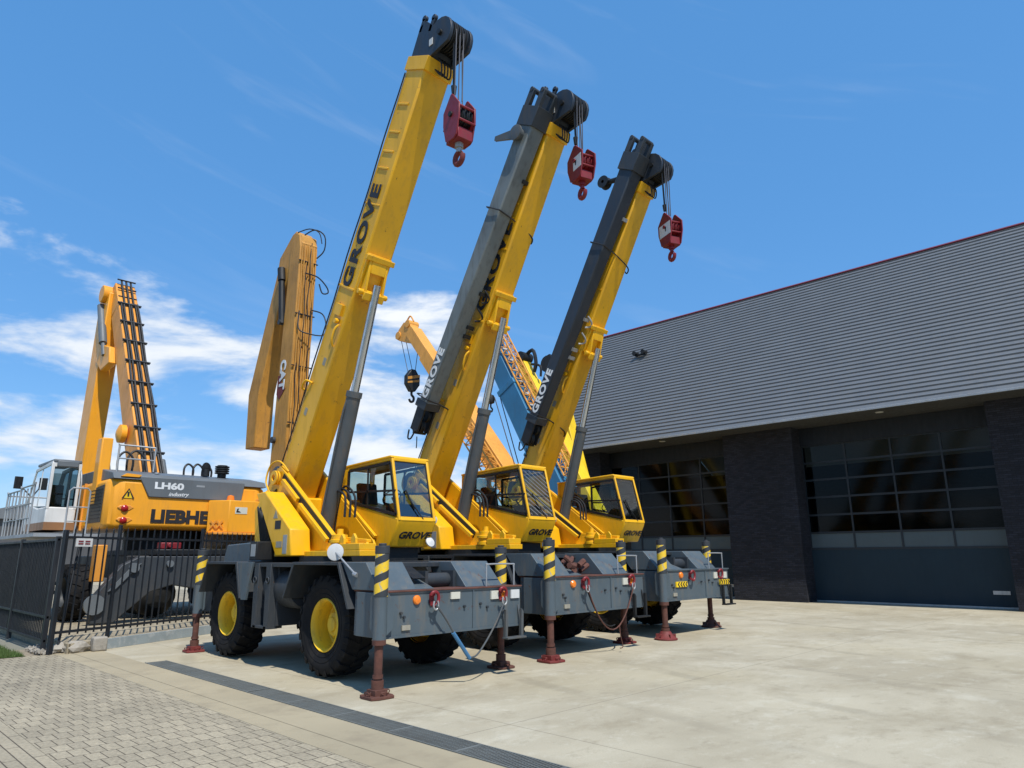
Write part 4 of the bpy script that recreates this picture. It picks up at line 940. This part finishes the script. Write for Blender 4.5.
# leaning support strut of the gate post
mb = MB(); mb.tube((3.66,15.05,.0),(3.86,15.35,1.9),.022,n=8); inf(mb.build('strut', M['fence'], fence))
p = A+d*.38
mb = MB(); mb.obox((p.x,p.y-.045,1.93), .34,.01,.15, rm); sg = inf(mb.build('sign_board', M['white'], fence))
for q in (-.07,.07): 
    mb = MB(); pp = p+d*q; 
    for dz in (-.022,.022): mb.obox((pp.x,pp.y-.055,1.93+dz), .10,.006,.022, rm)
    mb.obox((pp.x-.04,pp.y-.056,1.93), .022,.006,.06, rm)
    o = mb.build('sign_mark', M['red'], sg); o.location=(0,0,0)
gt = thing('gate', 'black bar gate backed with dark navy sheet, left of the leaning gate post', 'gate', (3.45,15.05,0))
def ing(o): o.location = (-3.45,-15.05,0); return o
mb = MB()
for z in (.22,.62,1.98): mb.box(3.44,3.48,15.12,24,z-.022,z+.022)
for y in (15.12,17.9,20.8,24): mb.box(3.42,3.50,y,y+.07,.06,2.04)
ing(mb.build('gate_frame', M['fence'], gt, bevel=.003))
mb = MB(); y=15.25
while y<24: mb.box(3.45,3.47,y,y+.02,.23,1.97); y+=.12
ing(mb.build('gate_bars', M['fence'], gt))
mb = MB(); mb.box(3.505,3.515,15.2,24,.64,1.96); ing(mb.build('backing_sheet', M['fence_panel'], gt))

# ------------------------------------------------------------------ orange material handler
G0 = .17
lh = thing('material_handler', 'orange material handler with grey engine hood, seen from behind past the fence', 'material handler', (7.3,19.5,G0))
def inl(o): o.location = (o.location.x-7.3, o.location.y-19.5, o.location.z-G0); return o
mb = MB()
mb.prismz([(5.62,19.5),(9.3,19.5),(9.6,19.8),(9.6,23.4),(5.38,23.4),(5.38,19.72)], 2.36, 3.62)
body = inl(mb.build('body', M['orange'], lh, bevel=.12))
def sub(o): o.location = (-7.3+7.3-7.3+0,0,0); return o
def inbody(o): o.location = (0,0,0); return o    # body mesh verts are world coords already offset
mb = MB(); mb.prismy([(6.05,3.69),(6.32,3.17),(8.78,3.17),(8.85,3.69)], 19.455, 19.53)
mb.prismx([(19.46,3.60),(19.60,3.76),(20.6,3.93),(23.4,3.93),(23.4,3.6)], 5.45, 9.5)
inbody(mb.build('hood', M['handler_grey'], body, bevel=.02))
MB().prismy([(5.62,3.66),(6.04,3.66),(6.10,3.72),(5.75,3.74)],19.45,19.9).build('hood_corner', M['orange'], body)
text('letter_shapes', 'LH60', M['white_text'], body, (6.80,19.452,3.47), (1,0,0),(0,0,1), .23,.010,0,sx=1.45,ext=.004)
text('letter_shapes', 'industry', M['white_text'], body, (7.05,19.452,3.27), (1,0,.03),(0,0,1), .14,.002,.3,sx=1.1,ext=.004)
text('letter_shapes', 'LIEBHERR', M['black_text'], body, (7.47,19.488,2.68), (1,0,0),(0,0,1), .44,.022,0,sx=1.12,ext=.008)
for z in (2.86,2.56):
    mb = MB(); mb.prismy([(5.62,z+.02),(5.70,z+.085),(5.92,z+.085),(6.02,z+.02),(5.9,z-.06),(5.72,z-.06)],19.485,19.53); hb = mb.build('lamp_recess', M['orange_worn'], body, bevel=.02)
    MB().lathe((5.79,19.49,z),(0,-1,0),[(.085,0),(.085,.03),(.05,.06),(.001,.07)],20).build('rear_lamp', M['red_lens'], body)
mb = MB(); mb.prismy([(5.70,3.12),(5.98,3.12),(5.84,3.36)],19.484,19.49); wt = mb.build('warning_triangle', M['bright_yellow'], body)
MB().prismy([(5.69,3.11),(5.73,3.11),(5.845,3.33),(5.84,3.37)],19.478,19.483).prismy([(5.99,3.11),(5.95,3.11),(5.845,3.33),(5.84,3.37)],19.474,19.477).prismy([(5.82,3.16),(5.86,3.16),(5.865,3.28),(5.815,3.28)],19.478,19.483).build('warning_mark', M['black_text'], body)
mb = MB(); mb.prismx([(19.85,2.52),(21.1,2.52),(20.9,3.40),(19.83,3.46)],5.36,5.385); mb.build('side_grille', M['leather'], body, bevel=.005)
mb = MB()
for i in range(9): mb.box(5.345,5.36,19.90,20.88,2.62+i*.09,2.64+i*.09)
mb.build('grille_bars', M['black'], body)
mb = MB(); mb.box(5.34,5.40,21.5,21.56,2.36,3.6); mb.box(5.34,5.40,22.3,22.36,2.36,3.6); mb.build('door_edge', M['orange_worn'], body)
# side box, beacon, exhaust
mb = MB(); mb.prismz([(7.86,19.44),(8.24,18.95),(9.62,18.95),(9.62,19.44)], 2.30,3.16); bx = mb.build('rear_box', M['orange'], body, bevel=.02)
MB().box(7.86,9.66,18.92,19.44,2.24,2.30).build('box_lip', M['orange_worn'], bx, bevel=.01)
MB().box(8.40,8.74,18.94,18.949,2.80,2.98).build('box_plate', M['clear_lens'], bx); MB().prismy([(8.43,2.84),(8.56,2.84),(8.52,2.87),(8.48,2.88),(8.50,2.95),(8.45,2.93)],18.932,18.939).build('box_mark', M['black_text'], bx)
text('letter_shapes', 'XX', M['orange_worn'], bx, (8.02,19.18,2.5), (.38,-.49,0),(0,0,1), .26,.01,0,ext=.006)  # reflection on the slanted box face, painted on as darker letter shapes
mb = MB(); mb.lathe((8.40,19.3,3.16),(0,0,1),[(.10,0),(.10,.05),(.085,.14),(.001,.17)],16); mb.build('beacon', M['amber'], bx)
mb = MB(); mb.tube((8.55,20.4,3.9),(8.55,20.4,4.02),.12,n=20); 
for k in range(4): mb.tube((8.55,20.4,4.02+k*.06),(8.55,20.4,4.05+k*.06),.20,n=24)
mb.tube((8.55,20.4,4.02),(8.55,20.4,4.26),.14,n=16); mb.build('air_intake', M['black'], body)
mb = MB(); mb.tube((8.05,20.3,3.9),(8.05,20.3,4.1),.10,n=14); mb.lathe((8.05,20.3,4.14),(.3,-.9,0),[(.001,-.03),(.14,-.02),(.16,0),(.001,.03)],20); mb.build('exhaust', M['black'], body)
mb = MB(); mb.tube((6.6,19.9,3.82),(6.6,19.9,3.86),.06,n=14); mb.box(7.50,7.72,19.45,19.47,3.5,3.55); mb.build('cap', M['steel'], body)
# cab
cabl = bpy.data.objects.new('cab', None); C.objects.link(cabl); cabl.parent = lh; cabl.location=(-7.3+.12,-19.5+1.2,-G0); cabl.scale=(1,1,1)
mb = MB(); mb.prismx([(20.3,2.95),(20.3,2.36),(22.55,2.36),(22.75,3.1),(22.3,3.1),(21.3,2.95)], 4.40,5.09); mb.build('cab_body', M['white'], cabl, bevel=.03)
mb = MB(); mb.box(4.395,5.10,20.29,22.4,2.36,2.56); mb.build('cab_skirt', M['brown'], cabl)
mb = MB()
for x in (4.43,5.06):
    mb.beam((x,20.34,2.9),(x,20.34,4.10),.07,.09); mb.beam((x,22.68,3.05),(x,22.0,4.02),.06,.07); mb.beam((x,20.3,4.1),(x,22.05,4.02),.06,.09); mb.beam((x,21.4,3.0),(x,21.3,4.05),.04,.05)
mb.box(4.45,5.05,20.30,20.37,4.0,4.14); mb.build('cab_frame', M['white'], cabl, bevel=.01)
MB().box(4.42,5.08,20.28,22.0,4.12,4.20).box(4.5,5.0,20.2,20.3,4.0,4.16).build('cab_roof', M['handler_grey'], cabl, bevel=.02)
mb = MB(); 
for x in (4.42,5.08): mb.add([(x,20.38,2.96),(x,22.66,3.08),(x,22.0,4.0),(x,20.38,4.06)],[(0,1,2,3)])
mb.add([(4.46,20.33,2.96),(5.03,20.33,2.96),(5.03,20.33,4.0),(4.46,20.33,4.0)],[(0,1,2,3)]); mb.add([(4.46,22.68,3.1),(5.03,22.68,3.1),(5.03,22.02,4.0),(4.46,22.02,4.0)],[(0,1,2,3)])
mb.build('cab_window', M['handler_glass'], cabl)
mb = MB(); mb.box(4.55,4.95,21.2,21.3,2.9,3.6); mb.box(4.55,4.95,21.3,21.7,2.8,2.95); mb.build('cab_seat', M['seat'], cabl, bevel=.03)
mb = MB(); mb.pipe([(4.42,22.2,3.3),(4.2,22.5,3.6),(4.15,22.6,3.62)],.02); mb.obox((4.12,22.55,3.72),.20,.07,.34,Matrix.Rotation(.3,3,'Z')); mb.build('cab_mirror', M['black'], cabl, bevel=.02)
# platform and railing left of the cab
mb = MB(); mb.box(3.95,5.35,19.6,23.6,2.14,2.22); inl(mb.build('platform', M['steel'], lh))
mb = MB()
def loop(y0,y1,x,z1=3.25): mb.pipe([(x,y0,2.2),(x,y0,z1-.05),(x,y0+.05,z1),(x,y1-.05,z1),(x,y1,z1-.05),(x,y1,2.2)],.022,8)
loop(20.35,21.75,3.98,3.40); loop(21.8,23.3,3.98,3.35); 
for y in (20.7,21.05,21.4,22.2,22.6,23.0): mb.tube((3.98,y,2.2),(3.98,y,3.35),.016,n=6)
for z in (2.6,2.95): mb.tube((3.98,20.35,z),(3.98,23.3,z),.016,n=6)
mb.pipe([(3.98,23.3,3.3),(5.2,23.4,3.3)],.02,6)
mb.pipe([(4.75,20.4,2.2),(4.75,20.4,3.3),(4.82,20.4,3.38),(5.15,20.4,3.38),(5.22,20.4,3.3),(5.22,20.4,2.2)],.022,8,sm=False)
for z in (2.55,2.9): mb.tube((4.75,20.4,z),(5.22,20.4,z),.016,n=6)
mb.pipe([(5.2,21.3,2.2),(5.2,21.3,3.6),(5.2,21.7,4.1)],.022,8); 
inl(mb.build('railing', M['steel'], lh))
# boom + folded stick
def plate_beam(name, mat, parent, A_, B_, wx, h, h2=None, wx2=None, bevel=.03):
    mb = MB(); mb.beam(A_, B_, wx, h, wx2=wx2, h2=h2); return inl(mb.build(name, mat, parent, bevel=bevel))
bA = Vector((7.0,21.6,3.4)); bB = Vector((7.0,26.2,10.1)); bC = Vector((7.0,26.75,11.2))
mb = MB(); mb.beam(bA,bB,.66,.95,h2=.75); mb.beam(bB,bC,.66,.75,h2=.30); lb = inl(mb.build('boom', M['orange_worn'], lh, bevel=.03))
bd = (bB-bA).normalized(); bn = Vector((1,0,0)).cross(bd); bn = -bn if bn.y>0 else bn     # towards camera/up side
mb = MB()
def bl_(t_, h_, x_): 
    q = bA+(bB-bA)*t_; hh = .475+( .375-.475)*t_; return q+bn*(hh+h_)+Vector((x_,0,0))
for x_ in (-.25,-.17,-.02,.05,.20,.27): mb.pipe([bl_(t_,.06+.015*math.sin(9*t_+x_*20),x_+.012*math.sin(14*t_+x_*9)) for t_ in [k/14 for k in range(15)]],.034,6)
mb.build('hose', M['hose'], lb)
mb = MB()
for k in range(9): MB().tube(bl_(k/8*.97+.02,.09,-.38),bl_(k/8*.97+.02,.09,.38),.03,n=8).obox(bl_(k/8*.97+.02,.05,0),.74,.05,.06,Matrix.Identity(3)).build('hose_clamp', M['grey_dark'], lb)
mb = MB()
for k in range(3): mb.tube(bC.lerp(bB,k/3)+bn*.30+Vector((-.3,0,0)),bC.lerp(bB,k/3)+bn*.30+Vector((.3,0,0)),.03,n=8)
for x_ in (-.15,0,.15): mb.pipe([bB+bn*.42+Vector((x_,0,0)),bB.lerp(bC,.5)+bn*.34+Vector((x_,0,0)),bC+bn*.22+Vector((x_,0,.05))],.035,6)
mb.build('hose', M['hose'], lb)
sA = Vector((6.85,27.2,10.9)); sB = Vector((6.75,27.5,3.2))
mb = MB(); mb.beam(sA,sB,.60,1.1,h2=1.0,wx2=.5); mb.tube((6.4,27.1,10.9),(7.4,27.1,10.9),.32,n=24); st = inl(mb.build('stick', M['orange'], lh, bevel=.03))
mb = MB(); mb.tube((6.5,27.3,10.5),(6.5,26.4,8.9),.13,n=14); mb.tube((6.5,26.4,8.9),(6.5,26.1,8.4),.07,n=12); inl(mb.build('stick_cylinder', M['handler_grey'], lh))
mb = MB(); mb.prismx([(25.6,8.6),(26.6,8.9),(27.1,8.4),(26.3,7.9),(25.4,8.0)],6.5,6.75); inl(mb.build('link_bracket', M['orange'], lh, bevel=.03)); mb = MB(); mb.lathe((6.45,23.1,5.3),(1,0,0),[(.001,-.08),(.14,-.06),(.28,.0),(.28,.15),(.15,.2),(.001,.2)],24); inl(mb.build('boom_pivot', M['orange'], lh))
mb = MB()
for x_ in (6.2,7.8): inl(MB().tube((x_,22.4,3.4),(x_,23.2,4.6),.10,n=16).build('boom_cylinder', M['handler_grey'], lh))
for i,(x,y,z,r_) in enumerate(((6.0,20.6,3.9,.36),(6.35,20.9,3.9,.42),(7.75,20.8,3.9,.25),(8.05,20.9,3.9,.27),(8.35,21.0,3.9,.26))):
    mb = MB(); mb.pipe([(x-r_*.5,y,z),(x-r_*.5,y,z+r_),(x,y+.05,z+r_*1.5),(x+r_*.5,y,z+r_),(x+r_*.5,y,z)],.03,8); inl(mb.build('hose', M['hose'], lh))
mb = MB(); 
mb.pipe([(5.7,20.2,3.8),(5.7,20.2,4.5),(5.75,20.2,4.55),(6.6,20.2,4.55)],.025,6); mb.tube((6.6,20.2,3.9),(6.6,20.2,4.55),.025,n=6); mb.tube((5.7,20.2,4.2),(6.6,20.2,4.2),.02,n=6); inl(mb.build('guard_rail', M['steel'], lh))
mb = MB(); mb.box(5.35,5.62,20.5,20.9,3.0,4.75); inl(mb.build('boom_support', M['orange'], lh, bevel=.03))
# undercarriage
mb = MB(); mb.tube((7.4,21.2,1.75),(7.4,21.2,2.36),1.0,n=40); mb.box(5.9,8.9,19.2,23.6,1.15,1.70); mb.box(6.4,8.4,18.7,24,1.70,1.85); inl(mb.build('undercarriage', M['black'], lh, bevel=.02))
mb = MB(); P_ = [(5.02,.20+G0*0),(4.98,.72),(5.54,1.48),(5.92,1.68),(9.0,1.68),(9.6,1.3),(10.0,.7),(10.0,.3),(9.3,.4),(8.6,.85),(7.52,.85),(6.71,1.0),(6.22,.85),(5.73,.42),(5.5,.20)]
mb.prismy(P_,18.3,18.55); ol = inl(mb.build('stabiliser_beam', M['grey_dark'], lh, bevel=.02))
for x_,z_,r_ in ((5.8,1.42,.11),(6.6,1.50,.08),(5.05,.62,.22)): MB().tube((x_,18.30,z_),(x_,18.22,z_),r_,n=20).build('pivot_pin', M['handler_grey'], ol)
mb = MB(); mb.prismy([(5.3,.9),(5.75,1.45),(5.95,1.52),(5.45,.95)],18.25,18.30); mb.build('stiffener', M['handler_grey'], ol)
for x_,sgn in ((4.75,-1),(9.7,1)):
    for y in (19.9,23.2): 
        wo = bpy.data.objects.new('wheel', None); C.objects.link(wo); wo.parent = lh; wo.location=(x_-7.3,y-19.5,.68); make_tyre(0,sgn,0,0,.68,.5,16).build('tyre', M['rubber'], wo); make_rim(0,sgn,0,0,.68,.5).build('rim', M['grey_dark'], wo)
mb = MB(); mb.box(5.12,5.36,18.9,19.2,1.1,1.95); inl(mb.build('tool_case', M['orange_worn'], lh, bevel=.02))
MBX = MB().lathe((6.75,19.5,.72),(0,1,0),[(.001,-.3),(.3,-.25),(.52,0),(.52,1.2),(.001,1.4)],20); inl(MBX.build('axle_housing', M['black'], lh))
mb = MB(); mb.box(6.6,7.1,19.0,19.3,1.86,2.02); mb.tube((6.8,18.98,1.95),(6.8,18.9,1.95),.07); inl(mb.build('hydraulic_block', M['red'], lh, bevel=.02))

# ------------------------------------------------------------------ tan handler arm behind
ct = thing('tan_handler', 'tan yellow material handler with tall folded arm, behind the nearest crane', 'material handler', (10.4,22,G0))
def inc(o): o.location = (o.location.x-10.4,o.location.y-22,o.location.z-G0); return o
mb = MB(); mb.prismx([(20.45,3.2),(19.50,3.2),(19.45,11.4),(19.55,11.85),(19.8,12.0),(20.1,11.65)],10.0,10.62); cb_ = inc(mb.build('boom', M['tan'], ct, bevel=.03))
mb = MB(); random.seed(11)
for k in range(7):
    x_ = 10.07+k*.08; pts = []; ph = random.random()*6
    for j in range(60): pts.append((x_+.018*math.sin(j*.35+ph)+.01*math.sin(j*.9+k), 19.44-.02-.02*math.sin(j*.25+ph*2), 3.4+j*.137))
    mb.pipe(pts, .024, 6)
mb.build('hose', M['tan'], cb_)
mb = MB()
for k,(za,zb) in enumerate(((3.6,7.5),(6.2,10.8),(9.0,11.6),(4.5,9.4))):
    mb.pipe([(10.12+k*.12+.02*math.sin(j*.5+k), 19.38-.015*math.cos(j*.4), za+(zb-za)*j/24) for j in range(25)], .014, 6)
mb.build('black_hose', M['hose'], cb_)
mb = MB()
for z in (5.6,7.4,9.1,10.9): MB().box(9.98,10.64,19.40,19.45,z,z+.03).build('hose_clamp', M['black'], cb_)
MB().pipe([(10.1,19.4,9.2),(10.05,19.3,8.6),(10.3,19.2,8.45),(10.85,19.15,8.5),(10.95,19.2,8.9),(10.85,19.3,9.25),(10.5,19.35,9.3)],.022,6).build('hose_loop', M['hose'], cb_)
MB().pipe([(10.2,19.38,10.5),(10.6,19.3,10.45),(10.9,19.25,10.2),(10.98,19.25,10.0),(10.8,19.3,9.95),(10.7,19.35,10.25)],.022,6).build('hose_loop', M['hose'], cb_)
MB().pipe([(10.2,19.6,11.9),(10.45,19.4,12.1),(10.7,19.2,11.9),(10.72,19.2,11.4),(10.55,19.35,11.1)],.022,6).build('hose_loop', M['hose'], cb_)
MB().pipe([(10.0,19.7,11.95),(10.3,19.5,12.12),(10.55,19.3,12.0),(10.62,19.2,11.6)],.018,6).build('hose_loop', M['hose'], cb_)

mb = MB(); mb.box(9.985,9.998,19.55,19.95,0,0) if False else None
MB().tube((9.99,20.2,5.15),(9.90,20.2,5.15),.10,n=16).build('pin', M['grey_dark'], cb_); MB().tube((9.99,20.3,9.0),(9.88,20.3,9.0),.09,n=14).build('pin', M['grey_dark'], cb_)
mb = MB(); mb.prismx([(19.45,11.55),(19.9,12.1),(20.15,12.05),(20.95,11.45),(21.05,10.9),(22.45,6.95),(22.35,5.1),(21.72,5.1),(21.70,6.9),(20.65,10.0),(20.2,10.6),(19.7,11.1)],10.06,10.62); cs = inc(mb.build('stick', M['tan'], ct, bevel=.03))
mb = MB(); mb.tube((9.98,20.55,10.75),(9.98,20.28,8.95),.10,n=14); mb.tube((9.98,20.6,10.95),(9.98,20.5,10.5),.13,n=14); inc(mb.build('arm_cylinder', M['black'], ct))
mb = MB(); mb.prismx([(19.74,6.72),(20.10,6.42),(20.28,6.60),(20.26,7.2),(20.10,7.2),(19.98,6.85)],9.985,9.995); inc(mb.build('badge', M['pad_red'], ct))
text('letter_shapes','CAT',M['white_text'],ct,(9.975-10.4,20.00-22,7.05-G0),(0,-.08,-1),(0,-1,.08),.55,.02,0,ext=.004) if False else text('letter_shapes','CAT',M['white_text'],ct,(9.978-10.4,19.98-22,7.20-G0),(0,.03,-1),(0,-1,-.03),.46,.022,0,sx=1.05,ext=.004)
mb = MB(); mb.prismz([(9.2,19.0),(12.0,19.0),(12.0,23.2),(9.2,23.2)],1.9,3.3); inc(mb.build('body', M['tan'], ct, bevel=.1))
mb = MB(); mb.box(9.3,11.9,18.8,23.4,1.0,1.5); mb.tube((10.6,21.2,1.5),(10.6,21.2,1.9),.8,n=30); inc(mb.build('undercarriage', M['black'], ct))
for x_,sgn in ((9.1,-1),(12.1,1)):
    for y in (19.6,22.8):
        wo = bpy.data.objects.new('wheel', None); C.objects.link(wo); wo.parent = ct; wo.location=(x_-10.4,y-22,.6); make_tyre(0,sgn,0,0,.6,.45,14).build('tyre', M['rubber'], wo); make_rim(0,sgn,0,0,.6,.45).build('rim', M['tan'], wo)

# ------------------------------------------------------------------ cranes standing far behind
def far_crane(label, x, base, tip, mat, w_, h_, seg=True, cabm=None, zbase=1.6):
    t = thing('truck_crane', label, 'mobile crane', (x, base[0]-1.5, 0), 0, 'far cranes behind the yellow ones')
    ofs = (-x, -(base[0]-1.5), 0)
    def im(o): o.location = ofs; return o
    B0 = Vector((x,*base)); T0 = Vector((x,*tip)); 
    mb = MB(); mb.beam(B0, B0.lerp(T0,.72), w_, h_); mb.beam(B0.lerp(T0,.72), B0.lerp(T0,.86), w_*.85,h_*.85); mb.beam(B0.lerp(T0,.86), T0, w_*.72, h_*.72)
    mb.beam(B0.lerp(T0,.70),B0.lerp(T0,.725),w_*1.08,h_*1.08)
    bo = im(mb.build('boom', mat, t, bevel=.02))
    y0 = base[0]-.6
    mb = MB(); mb.box(x-1.2,x+1.2,y0-.4,y0+7.5,.75,1.25); im(mb.build('chassis', M['grey_dark'], t, bevel=.02))
    mb = MB(); mb.prismx([(y0,1.3),(y0+2.4,1.3),(y0+1.9,2.0),(y0+1.0,base[1]+.3),(y0+.2,base[1]+.2)],x-.6,x+.6); im(mb.build('superstructure', mat, t, bevel=.03))
    for sgn in (-1,1):
        for yy in (y0+.6,y0+2.2,y0+5.4,y0+6.8):
            mb = make_tyre(0,sgn,0,0,.55,.4,14); o = mb.build('tyre', M['rubber'], t); o.location=(sgn*1.2, yy-(base[0]-1.5), .55)
    D_ = (T0-B0).normalized(); Nn = Vector((1,0,0)).cross(D_)
    if Nn.z<0: Nn = -Nn
    return t, bo, im, B0, T0, D_, Nn
t, bo, im, B0, T0, D_, Nn = far_crane('orange far crane whose boom tip carries a black striped hook block', 20, (17.6,1.9), (26.6,12.45), M['far_orange'], .9,.8)
mb = MB(); 
mb.prismx([(26.1,11.6),(26.6,12.9),(27.1,13.0),(27.5,12.7),(27.75,12.3),(27.4,12.1),(26.9,11.95)],19.75,20.25); mb.tube((19.7,26.75,12.85),(20.3,26.75,12.85),.20,n=16); mb.tube((19.7,27.5,12.4),(20.3,27.5,12.4),.2,n=16); mb.pipe([(20,26.6,13.0),(20,26.9,13.35),(20,27.2,13.1)],.04); mb.build('boom_head', M['far_orange'], bo, bevel=.01)
mb = MB()
for xx in (19.85,20.15): mb.tube((xx,27.4,12.2),(xx,26.75,10.4),.018,n=6)
mb.tube((20.1,26.2,12.2),(20.1,26.5,10.4),.018,n=6); mb.build('fall_rope', M['cable'], bo)
# lattice extension alongside
def lattice(mb, A_, B_, w_, h_, bays, r_, Nn):
    A_ = Vector(A_); B_ = Vector(B_); X_ = Vector((1,0,0))
    cs = lambda k: [A_.lerp(B_,k/bays)+X_*w_/2*i+Nn*h_/2*j for i,j in ((-1,-1),(1,-1),(1,1),(-1,1))]
    for j in range(4): mb.tube(cs(0)[j],cs(bays)[j],r_,n=6)
    for k in range(bays):
        p,q = cs(k),cs(k+1)
        for j in range(4): mb.tube(p[j],q[(j+1)%4],r_*.6,n=5); mb.tube(p[j],p[(j+1)%4],r_*.6,n=5)
mb = MB(); lattice(mb, B0+D_*1.5-Vector((.85,0,0))+Nn*.1, B0+D_*6.5-Vector((.85,0,0))+Nn*.1, .45,.55,12,.035,Nn); mb.build('lattice_jib', M['far_orange'], bo)
hb = thing('hook_block', 'black hook block with pale stripes hanging from the orange far crane', 'hook block', (20,26.6,10.5))
MB().prismy([(-.12,0),(-.38,-.35),(-.38,-.75),(-.12,-1.1),(.12,-1.1),(.38,-.75),(.38,-.35),(.12,0)],-.14,.14).build('cheek_plate', M['black'], hb, bevel=.03)
MB().prismy([(-.36,-.42),(-.36,-.56),(.36,-.36),(.36,-.22)],-.155,-.145).prismy([(-.36,-.66),(-.36,-.74),(.36,-.58),(.36,-.46)],-.155,-.145).build('stripe', M['tan'], hb)
MB().pipe([(0,0,-1.08),(0,0,-1.25),(.13,0,-1.38),(.10,0,-1.56),(-.05,0,-1.60),(-.14,0,-1.48)],.06).build('hook', M['black'], hb)

t, bo, im, B0, T0, D_, Nn = far_crane('blue far crane with orange lattice jib folded along its boom', 18, (14.6,2.2), (19.0,9.9), M['blue'], .75,.85)
mb = MB(); lattice(mb, B0+D_*2.0+Vector((-.1,0,0))+Nn*.75, B0+D_*9.2+Vector((-.1,0,0))+Nn*.62, .35,.35,18,.03,Nn); mb.build('lattice_jib', M['far_orange'], bo)
mb = MB(); 
for k in range(12): mb.obox(B0+D_*(2.4+k*.55)+Nn*.5, .5,.05,.06,Matrix.Identity(3))
mb.build('jib_bracket', M['white'], bo)
mb = MB(); mb.tube(B0+D_*3.2-Nn*.2+Vector((-.5,0,0)),B0+D_*3.5-Nn*.3+Vector((-.5,0,0)),.12,n=12); mb.build('boom_lamp', M['blue'], bo)
mb = MB(); q = Vector((17.6,18.3,7.4))
mb.tube(q,(17.6,17.2,4.6),.02,n=6); mb.tube(q+Vector((.2,-.1,0)),(17.75,17.15,4.6),.02,n=6); mb.build('fall_rope', M['cable'], bo)
MB().tube((17.65,17.2,4.6),(17.65,16.6,3.4),.16,n=16).build('luffing_cylinder', M['blue'], bo)
hb = thing('small_hook', 'small black hook hanging below the blue far boom', 'hook', (17.6,18.5,7.5))
MB().lathe((0,0,-.15),(0,0,1),[(.001,-.2),(.13,-.14),(.16,0),(.12,.14),(.001,.2)],16).tube((0,0,0),(0,0,.5),.015,n=6).build('hook_weight', M['black'], hb)
MB().pipe([(0,0,-.33),(0,0,-.45),(.08,0,-.52),(.04,0,-.62),(-.06,0,-.60)],.03).build('hook', M['black'], hb)

t, bo, im, B0, T0, D_, Nn = far_crane('bright yellow far crane half hidden by the blue boom', 20.6, (15.6,2.3), (19.75,9.7), M['bright_yellow'], .6,.6)
mb = MB(); mb.tube(T0+Nn*.2+Vector((-.3,0,0)),T0+Nn*.2+Vector((.3,0,0)),.22,n=18); mb.pipe([T0,T0+Nn*.7,T0+Nn*.6-D_*.6,T0+Nn*.3-D_*.9],.08); mb.pipe([T0-D_*.5+Nn*.35,T0-D_*.9+Nn*.7,T0-D_*1.3+Nn*.5],.05); mb.build('boom_head', M['black'], bo)
t, bo, im, B0, T0, D_, Nn = far_crane('farthest yellow crane with bulky black boom head beside the slate jib', 22.6, (17.7,2.4), (19.8,9.9), M['bright_yellow'], .55,.55)
mb = MB(); mb.tube(T0+Vector((-.35,0,0)),T0+Vector((.35,0,0)),.38,n=20); mb.tube(T0-D_*.5+Nn*.3+Vector((-.3,0,0)),T0-D_*.5+Nn*.3+Vector((.3,0,0)),.26,n=18); mb.beam(T0+D_*.4,T0-D_*1.3,.56,.42); mb.pipe([T0+Nn*.3,T0+Nn*.7-D_*.2,T0+Nn*.6-D_*.8,T0+Nn*.3-D_*1.1],.05); mb.build('boom_head', M['black'], bo)
mb = MB(); mb.beam(T0-D_*1.7-Nn*.5,T0-D_*2.6-Nn*.55,.3,.25); mb.build('bracket', M['white'], bo)

# ------------------------------------------------------------------ far tree line
mb = MB(); random.seed(21)
def clump(cx_, cy_, r_, hgt, n):
    for i in range(n):
        th = random.random()*6.28; ph = random.random(); rr = r_*random.random()**.5
        x = cx_+math.cos(th)*rr; y = cy_+math.sin(th)*rr; z = hgt*(.08+.92*ph**.8*(1-(rr/r_)**2*.5)); s = random.uniform(.5,1.1)
        v = [Vector((random.uniform(-1,1),random.uniform(-1,1),random.uniform(-1,1)))*s for _ in range(3)]
        c = Vector((x,y,z)); mb.add([c+v[0],c+v[1],c+v[2]],[(0,1,2)])
for i in range(70):
    a_ = R(32+i*1.6); dd = 150+random.uniform(-12,12); clump(math.cos(a_)*dd, math.sin(a_)*dd, 5, random.uniform(4,6.5), 260)
for i in range(60):
    a_ = R(165+i*2.9); dd = 75+random.uniform(-6,6); clump(math.cos(a_)*dd, math.sin(a_)*dd, 5, random.uniform(8,12), 240)
tag(mb.build('far_wood', M['leaf']), 'distant dark green wood along the horizon', 'wood', kind='stuff')

sh = thing('far_shed', 'low grey shed with shallow roof far away at the left edge', 'shed', (17,62,0))
MB().box(-9,2,-5,5,0,4.2).build('wall', M['fascia'], sh)
MB().prismy([(-9.3,4.2),(2.3,4.2),(2.3,4.4),(-3.5,6.0),(-9.3,4.4)],-5.3,5.3).build('roof', M['roof'], sh)
